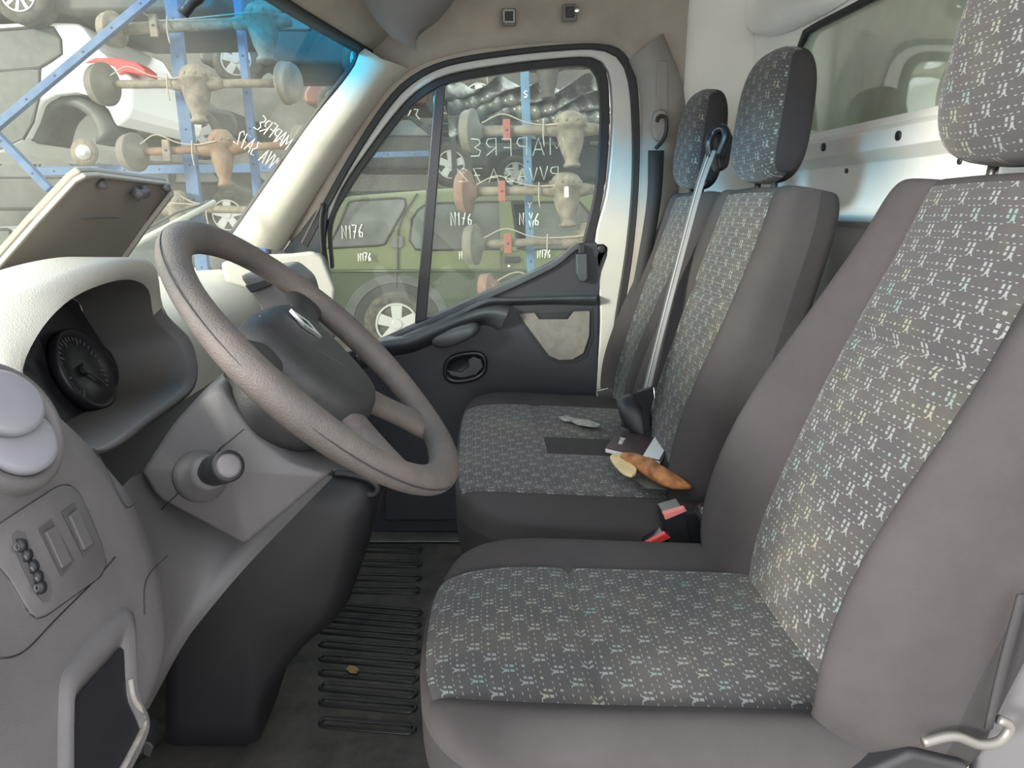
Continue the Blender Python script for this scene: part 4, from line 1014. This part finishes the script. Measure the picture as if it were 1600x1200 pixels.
# ================================================================== OUTSIDE
def car_side(name, label, cat, outline, Y, width, paint, wheels=(), windows=(), extra=(), group=None, arches=(), bev=.05, gm=None):
    """outline etc. as picture points standing in the plane Y (near side of the car)"""
    pts = [P(x, y, Y) for x, y in outline]; zmin = min(p.z for p in pts); xm = sum(p.x for p in pts)/len(pts)
    t = thing(name, (xm, Y+width/2, zmin), label, cat, group)
    mesh('body', *slab(pts, (0, width, 0)), paint, t, False, bevel=bev, bseg=3)
    for wq in windows:
        ps = [P(x, y, Y-.004) for x, y in wq]
        mesh('side_window', *slab(resample(ps, 30, True, False), (0, .02, 0)), gm or M_carglass, t, False)
        mesh('window_rubber', *tube(resample(ps, 30, True, False), .012, 5, closed=True), M_rubber, t)
    for (x, y, r) in wheels:
        c = P(x, y, Y); wheel(t, c, r)
    for (x, y, r) in arches:
        c = P(x, y, Y)
        a = [c+V(math.cos(t_)*r, -.01, math.sin(t_)*r) for t_ in [math.pi*k_/16 for k_ in range(17)]]
        b = [c+V(math.cos(t_)*(r-.09), -.01, math.sin(t_)*(r-.09)) for t_ in [math.pi*k_/16 for k_ in range(17)]]
        mesh('arch_trim', *band(a, b, (0, .04, 0)), M_clad, t, bevel=.01)
        mesh('wheel_well', *slab(b, (0, .012, 0)), M_dark, t, False)
    return t
def wheel(parent, c, r, spokes=5):
    ty = mesh('tyre', *lathe(c+V(0, -.03, 0), (0, 1, 0), [(.0, r*.62), (-.01, r*.70), (.0, r*.95), (.03, r), (.20, r), (.22, r*.9)], 36), M_tyre, parent)
    mesh('wheel_rim', *lathe(c+V(0, -.03, 0), (0, 1, 0), [(-.008, r*.62), (.0, r*.60), (.05, r*.52), (.06, r*.01)], 28, False), M_dark, parent)
    sp_ = []
    for k_ in range(spokes):
        a = 2*math.pi*k_/spokes+.3; d_ = V(math.cos(a), 0, math.sin(a)); q = V(-math.sin(a), 0, math.cos(a)); w_ = r*(.13 if spokes < 7 else .045)
        sp_.append(slab([c+V(0, -.03, 0)+d_*r*.1-q*w_, c+V(0, -.035, 0)+d_*r*.58-q*w_*1.3, c+V(0, -.035, 0)+d_*r*.58+q*w_*1.3, c+V(0, -.03, 0)+d_*r*.1+q*w_], (0, .03, 0)))
    sp_.append(lathe(c+V(0, -.045, 0), (0, 1, 0), [(0, r*.14), (.03, r*.18)], 16)); 
    n_k = 28; sp_.append(tube([c+V(math.cos(2*math.pi*k_/n_k)*r*.6, -.035, math.sin(2*math.pi*k_/n_k)*r*.6) for k_ in range(n_k)], r*.035, 6, closed=True))
    mesh('wheel_spokes', *join(*sp_), M_alloy, parent, False)
# green off-roader
Yg = 7.1
suv = car_side('off_road_car', 'old green off-road car standing behind the rack, seen through the door window', 'car',
    [(470, 520), (478, 470), (482, 400), (500, 368), (508, 352), (532, 313), (545, 306), (620, 300), (700, 294), (840, 292), (960, 300), (1010, 345), (1040, 378), (1140, 392), (1165, 410), (1170, 500), (1165, 530), (1085, 530), (1070, 470), (1030, 452), (990, 462), (970, 500), (962, 535), (705, 540), (690, 505), (672, 478), (640, 462), (600, 462), (572, 482), (560, 515), (556, 525)], Yg, 1.75, M_green,
    wheels=[(621, 506, .355), (1030, 506, .355)],
    windows=[[(512, 388), (530, 352), (546, 314), (632, 309), (635, 320), (600, 383)], [(640, 375), (644, 340), (658, 322), (668, 318), (828, 314), (828, 388), (650, 391)], [(800, 318), (905, 314), (930, 345), (938, 388), (812, 390)]])
def onp(pts, Y): return [P(x, y, Y) for x, y in pts]
mesh('lower_body_shade', *slab(onp([(480, 424), (1160, 424), (1168, 500), (1090, 500), (1070, 462), (1030, 445), (990, 455), (965, 495), (705, 502), (690, 480), (665, 455), (630, 446), (590, 452), (562, 480), (555, 500), (478, 470)], Yg-.012), (0, .03, 0)), M_greenshade, suv, False)  # darker sheet puts the lower flank's shade into its colour
c = P(621, 506, Yg-.02)
a = [c+V(math.cos(t_)*.56, 0, math.sin(t_)*.52) for t_ in [math.pi*(-.05+1.1*k_/16) for k_ in range(17)]]; b = [c+V(math.cos(t_)*.45, 0, math.sin(t_)*.42) for t_ in [math.pi*(-.05+1.1*k_/16) for k_ in range(17)]]
mesh('fender_flare', *band(a, b, (0, .05, 0)), M_clad, suv, bevel=.01)
mesh('wheel_well', *slab(b, (0, .012, 0)), M_dark, suv, False)
mesh('b_pillar', *slab(onp([(780, 314), (798, 314), (808, 392), (782, 392)], Yg-.03), (0, .02, 0)), M_green, suv, False)
mesh('c_pillar', *slab(onp([(727, 314), (734, 314), (736, 392), (727, 392)], Yg-.03), (0, .02, 0)), M_dark, suv, False)
mesh('door_gap', *tube(onp([(652, 302), (630, 335), (622, 360), (621, 420), (620, 450)], Yg-.016), .008, 5), M_dark, suv)
mesh('door_gap', *tube(onp([(783, 392), (783, 500)], Yg-.03), .008, 5), M_dark, suv)
mesh('door_gap_cover', *slab(onp([(610, 382), (613, 372), (622, 368), (629, 370), (630, 384), (625, 387), (613, 387)], Yg-.02), (0, .015, 0)), M_carglass, suv, False)
mesh('door_handle', *slab(onp([(789, 401), (813, 401), (814, 408), (810, 411), (789, 411)], Yg-.035), (0, .03, 0)), M_black, suv, False, bevel=.01)
mesh('key_lock', *lathe(P(795, 416, Yg-.03), (0, -1, 0), [(0, .016), (.01, .014)], 14), M_chrome, suv)
for (x, y, s) in ((535, 372, .13), (705, 352, .13), (560, 408, .08), (718, 405, .08), (840, 403, .08), (812, 352, .12)):
    mesh('chalk_number', *writing('N176', P(x, y, Yg-.05), (s*.55, 0, 0), (0, 0, s), .006), M_chalk, suv)
mesh('belt_molding', *tube(onp([(478, 424), (700, 423), (1160, 424)], Yg-.02), .015, 6), M_greenshade, suv)
# white hatchback on the rack, tail toward the right
Yw = 5.6
wc = car_side('white_car', 'white hatchback shell held on the rack, empty rear wheel arch', 'car',
    [(-420, 170), (-410, 120), (-330, 95), (-240, 55), (-120, 34), (0, 36), (60, 33), (122, 35), (128, 42), (150, 75), (165, 88), (206, 120), (205, 170), (200, 184), (181, 200), (168, 172), (148, 152), (118, 144), (85, 148), (62, 160), (52, 190), (40, 215), (0, 238), (-250, 240), (-262, 200), (-300, 180), (-340, 195), (-355, 235), (-410, 230)], Yw, 1.6, M_carw,
    windows=[[(-200, 105), (-150, 62), (-20, 48), (62, 42), (88, 44), (98, 70), (96, 85), (62, 106), (0, 112)]], bev=.04, gm=M_clad)
mesh('tail_lamp', *slab(onp([(130, 98), (148, 90), (180, 90), (212, 97), (226, 108), (227, 118), (196, 112), (186, 118), (178, 104), (160, 98)], Yw-.02), (0, .25, 0)), M_lamp, wc, False, bevel=.01)
mesh('wheel_liner', *band(onp([(40, 215), (60, 165), (90, 150), (125, 152), (155, 172), (178, 205)], Yw+.1), onp([(60, 225), (72, 185), (95, 165), (120, 168), (145, 190), (150, 225)], Yw+.1), (0, .5, 0), 20), M_clad, wc)
bd_ = mesh('brake_disc', *lathe(P(131, 238, Yw), (0, -1, 0), [(-.02, .105), (0, .105), (.005, .052)], 28), M_rust, wc)
mesh('wheel_hub', *lathe(P(131, 238, Yw), (0, -1, 0), [(.004, .060), (.012, .060), (.014, .030), (.024, .028), (.026, .015)], 28), M_alloy, bd_)
mesh('rear_door_gap', *tube(onp([(62, 106), (61, 150), (52, 190), (36, 218)], Yw-.004), .012, 5), M_dark, wc)
mesh('rear_door', *slab(onp([(-120, 112), (60, 108), (60, 152), (48, 192), (36, 216), (0, 234), (-120, 236)], Yw-.012), (0, .02, 0)), M_clad, wc, False, bevel=.005)
# dark car above, with alloy wheel
dc = car_side('dark_car', 'dark car above the white one, thin spoked alloy wheel showing at the corner', 'car',
    [(-400, 20), (-380, -60), (-200, -140), (60, -150), (200, -90), (330, -70), (345, -10), (335, 18), (110, 22), (95, 18), (-25, 18), (-380, 22)], 5.5, 1.6, M_scrap)
wheel(dc, P(32, -8, 5.42), .20, 9)
# scrap bodies filling the rack behind
def scrap(px, py, s, Y, paint, label, group='scrap car bodies stacked behind the rack', flip=1):
    base = [(-170, 40), (-165, 5), (-120, -12), (-80, -45), (40, -50), (90, -14), (160, -2), (172, 20), (168, 40), (135, 44), (125, 22), (105, 14), (85, 24), (78, 44), (-80, 44), (-88, 24), (-108, 14), (-128, 24), (-135, 44)]
    wn1 = [(-100, -14), (-74, -40), (-25, -42), (-22, -14)]; wn2 = [(-15, -14), (-15, -42), (35, -44), (72, -14)]
    tr_ = lambda l: [(px+flip*x*s, py+y*s) for x, y in l]
    c_ = car_side('scrap_car', label, 'car', tr_(base), Y, 1.6, paint, windows=[tr_(wn1), tr_(wn2)], wheels=[(px-flip*107*s, py+36*s, .27), (px+flip*105*s, py+36*s, .27)], group=group, bev=.06)
    SC.append(c_); return c_
SC = []
scrap(210, 175, .95, 8.2, M_scrap, 'dark scrap car behind the middle left axle, roof under the white tail')
scrap(470, 60, .95, 8.4, M_scrap, 'dark scrap car seen through the blue tinted glass corner', flip=-1)
scrap(250, 300, 1.0, 8.0, M_scrap, 'dark scrap car behind the lowest axle left of the pillar', flip=-1)
scrap(610, 225, .9, 8.9, M_dark, 'blackened scrap car just above the green roof')
scrap(610, 130, .8, 10.7, M_scrapr, 'dull red scrap car high behind the window divider', flip=-1)
scrap(850, 120, .95, 8.6, M_scrap, 'grey scrap car high behind the right hand blue post')
scrap(900, 240, .9, 10.7, M_dark, 'blackened scrap car between the upper and middle axles at right', flip=-1)
scrap(40, 400, 1.0, 5.8, M_scrapg, 'pale grey scrap car low at the far left, behind the open lid')
scrap(40, 290, .9, 10.0, M_scrap, 'dark scrap car under the white hatchback at far left', flip=-1)
scrap(400, 400, .9, 10.2, M_scrapg, 'grey scrap car low behind the wiper and steering wheel')
mesh('chalk_number', *writing('N163', P(617, 194, 10.4), (.12, 0, 0), (0, 0, .18), .010), M_chalk, SC[4])
RL = ['dark rack frame carrying the scrap car behind the lowest left axle', 'dark rack frame carrying the blackened car above the green roof', 'dark rack frame carrying the dull red scrap car', 'dark rack frame carrying the blackened car between the right hand axles', 'dark rack frame carrying the dark car high behind the blue post']
for lab, k_, sc_ in zip(RL, (2, 3, 4, 6, 5), (1.0, .9, .8, .9, .95)):
    c_ = SC[k_].location; hw_ = 150*sc_*(c_.y-.8+.9)/1200*1.02
    t = thing('storage_rack', V(c_.x, c_.y, -.55), lab, 'rack', 'dark rack frames behind the axles')
    zt_ = c_.z-.23
    for yy in (c_.y-.6, c_.y+.6):
        mesh('beam', *box((c_.x, yy, zt_-.04), hw_*2, .06, .08), M_dark, t, False)
        for xx in (c_.x-hw_+.03, c_.x+hw_-.03): mesh('upright', *box((xx, yy, (zt_-.55)/2), .06, .06, zt_+.55), M_dark, t, False)
# dark backdrop added to fill the gaps behind the cars with darkness
o = mesh('wall_backdrop', *box((-1.0, 13.2, 1.8), 34, .1, 6), mat('dark backdrop', (.05, .052, .048), .9, col2=(.11, .11, .10), vscale=1.2), smooth=False); tag(o, kind='structure')
# rack posts & beams, blue
def post(p0, p1, w_, label, m_=M_blue, Yp=5.2, cat='rack post', name='rack_post', d_=.06):
    a, b = P(p0[0], p0[1], Yp), P(p1[0], p1[1], Yp)
    if cat == 'rack post': b = V(b.x, b.y, -.55) if abs(b.x-a.x) < .35 else b
    c = thing(name, b, label, cat, 'blue steel rack members')
    ax, s, u = frame_of(b-a, (0, 1, 0))
    mesh('section', *bar(a, b, w_, d_, (0, 1, 0)), m_, c, False, bevel=.004)
    L_ = (b-a).length; n_h = max(2, int(L_/.25))
    mesh('bolt_holes', *join(*[lathe(a.lerp(b, (k_+.5)/n_h)+V(0, -d_/2-.001, 0), (0, -1, 0), [(-.002, .008), (.001, .008)], 8) for k_ in range(n_h)]), M_dark, c)
    return c
pc_ = post((262, -60), (312, 360), .095, 'thick blue rack post behind the middle differentials, left of the pillar')
post((366, -60), (408, 330), .055, 'thin blue rack post nearest the windscreen pillar')
pp = post((818, 60), (834, 470), .062, 'blue rack post with chalk letters seen through the door window', M_bluel)
for ch, (x, y) in zip('SYVW', ((821, 152), (827, 326), (829, 342), (829, 354))):
    mesh('chalk_letter', *writing(ch, P(x-2, y, 5.15), (.045, 0, 0), (0, 0, .045), .004), M_chalk, pp)
post((245, -12), (-20, 210), .055, 'long blue diagonal brace in front of the white hatchback', Yp=4.9, cat='brace', name='diagonal_brace')
post((-20, 195), (78, 296), .055, 'blue diagonal brace falling behind the open lid', Yp=4.9, cat='brace', name='diagonal_brace')
post((628, 150), (400, 498), .055, 'blue diagonal brace by the front edge of the door window', Yp=5.0, cat='brace', name='diagonal_brace')
post((60, 268), (440, 262), .07, 'horizontal blue rack beam under the lowest differential', Yp=5.75, cat='beam', name='rack_beam')
post((500, 245), (670, 240), .05, 'horizontal blue beam above the green car', Yp=6.6, cat='beam', name='rack_beam')
# axles
def axle(px, py, px2, py2, diff, Y, label, rad=.03, drum=M_iron, pad=None, near=True, drum2=True, rd=.14, tilt=0, up=False, mtube=M_rust, bowl=.12, hose=True):
    a, b = P(px, py, Y), P(px2, py2, Y)
    ax = (b-a).normalized(); L_ = (b-a).length; t = thing('rear_axle', (a+b)/2+V(0, 0, -.2), label, 'axle', 'scrap axles hung on the rack')
    mesh('axle_tube', *tube([a, a.lerp(b, .3), a.lerp(b, .7), b], rad, 14), mtube, t)
    tv = (ax+V(0, -.32, 0)).normalized()
    dm = mesh('brake_drum', *lathe(a-tv*.03, tv, [(-.035, rd*.55), (-.04, rd*.93), (-.02, rd), (.02, rd), (.023, rd*1.06), (.035, rd*1.06), (.04, rd*.85), (.06, .06), (.10, .045)], 32), drum, t)
    if drum2: mesh('brake_drum', *lathe(b+tv*.03, -tv, [(-.035, rd*.55), (-.04, rd*.93), (-.02, rd), (.02, rd), (.023, rd*1.06), (.035, rd*1.06), (.04, rd*.85), (.06, .06), (.10, .045)], 32), drum, t)
    c = a.lerp(b, diff); cone = []
    # differential: banjo ring + carrier nose hanging down + cover dome up
    sgn = 1 if not up else -1
    mesh('differential', *lathe(c+V(0, 0, .03), (.03, -.12, -1), [(-.10, .015), (-.095, .05), (-.07, bowl*.75), (-.03, bowl*.95), (0, bowl), (.02, bowl), (.03, bowl*.85), (.10, bowl*.78), (.18, bowl*.62), (.25, bowl*.40), (.27, bowl*.40), (.28, bowl*.5), (.30, bowl*.5), (.305, bowl*.2)], 28), mtube, t)
    mesh('housing_flare', *tube([c-ax*.20, c-ax*.12, c, c+ax*.12, c+ax*.20], [rad*1.05, .05, .065, .05, rad*1.05], 14), mtube, t)
    bl__ = []
    for k_ in range(10):
        an = 2*math.pi*k_/10; bl__.append(lathe(c+V(math.cos(an)*bowl*.93, math.sin(an)*bowl*.93, .05), (0, 0, 1), [(0, .011), (.02, .009)], 8))
    mesh('cover_bolts', *join(*bl__), M_iron, t)
    if pad: 
        q = a.lerp(b, pad); sp2 = mesh('spring_pad', *box(q+V(0, -rad-.012, .0), .055, .03, .15), M_redpad if px > 500 else M_rust, t, False, bevel=.006)
        mesh('pad_hole', *lathe(q+V(0, -rad-.028, 0), (0, -1, 0), [(0, .009), (.001, .009)], 10), M_dark, sp2)
    if hose:
        h = [a+ax*.06+V(0, -.05, .05), a.lerp(b, .15)+V(0, -.05, .11), a.lerp(b, .27)+V(0, -.05, .05), a.lerp(b, .38)+V(0, -.05, .03), c+V(0, -.12, .04)]
        mesh('brake_pipe', *tube(h, .005, 6, n=24), M_hose, t)
        e = a.lerp(b, .36); mesh('dangling_wire', *tube([e+V(0, -.05, .06), e+V(-.005, -.06, -.04), e+V(.003, -.06, -.12)], .0055, 6, n=12), M_hose, t)
    return t
YA = 5.0
axle(740, 205, 1040, 200, .50, YA, 'axle with red spring pad and heavy differential, upper one in the door window', .036, M_iron, .17, rd=.15, bowl=.125)
axle(732, 300, 1035, 294, .50, YA, 'axle with reddish drum and white sticker, middle one in the door window', .034, M_rustr, .17, rd=.15, bowl=.125)
axle(744, 382, 1050, 370, .57, YA, 'axle with grey drum just above the door trim', .030, M_iron, .16, rd=.145, bowl=.10)
axle(765, 448, 1050, 440, .60, YA, 'axle with orange rusted drum lowest behind the door trim', .030, M_rustr, None, rd=.10)
axle(620, 118, 1010, 92, .60, 5.9, 'dark axle highest behind the door window top', .032, M_dark, None, mtube=M_dark, drum2=False)
st_ = P(885, 300, YA-.16); 
o = mesh('white_sticker', *box(st_, .03, .004, .075), M_paper, smooth=False); tag(o, 'small white sticker on the middle differential in the door window', 'sticker')
axle(180, 46, 420, 34, .96, YA, 'tan axle topmost in the windscreen with a rusty drum', .040, M_rust, .27, rd=.115, mtube=M_rust, drum2=False, bowl=.13)
axle(165, 132, 446, 130, .50, YA, 'long axle in front of the white tail lamp, wide differential', .030, M_iron, None, rd=.14, mtube=M_rust)
axle(212, 238, 470, 226, .52, YA, 'rust orange differential axle above the horizontal blue beam', .028, M_iron, .20, rd=.13, mtube=mat('orange rust', (.125, .062, .035), .75, col2=(.16, .12, .08), vscale=14), bowl=.10)
axle(240, 325, 480, 330, .16, YA+.1, 'lowest windscreen axle, partly behind the wiper', .028, M_rust, None, rd=.10, mtube=M_rust, bowl=.09)
# crumpled film sheet hanging
gr = []
for i in range(18):
    row_ = []
    for j in range(26):
        px = 700+j*9.6; py = 130+i*4.4+14*math.sin(j*.5)*.4
        p = P(px, py, 6.2); row_.append(p+V(0, .12*math.sin(i*1.3+j*.8)+.08*math.sin(j*2.1-i*.7), .05*math.sin(j*.9+i)))
    gr.append(row_)
o = mesh('plastic_sheet', *loft(gr, closed=False), M_film, subsurf=1); tag(o, 'crumpled shiny plastic sheet draped behind the upper axle', 'sheet')
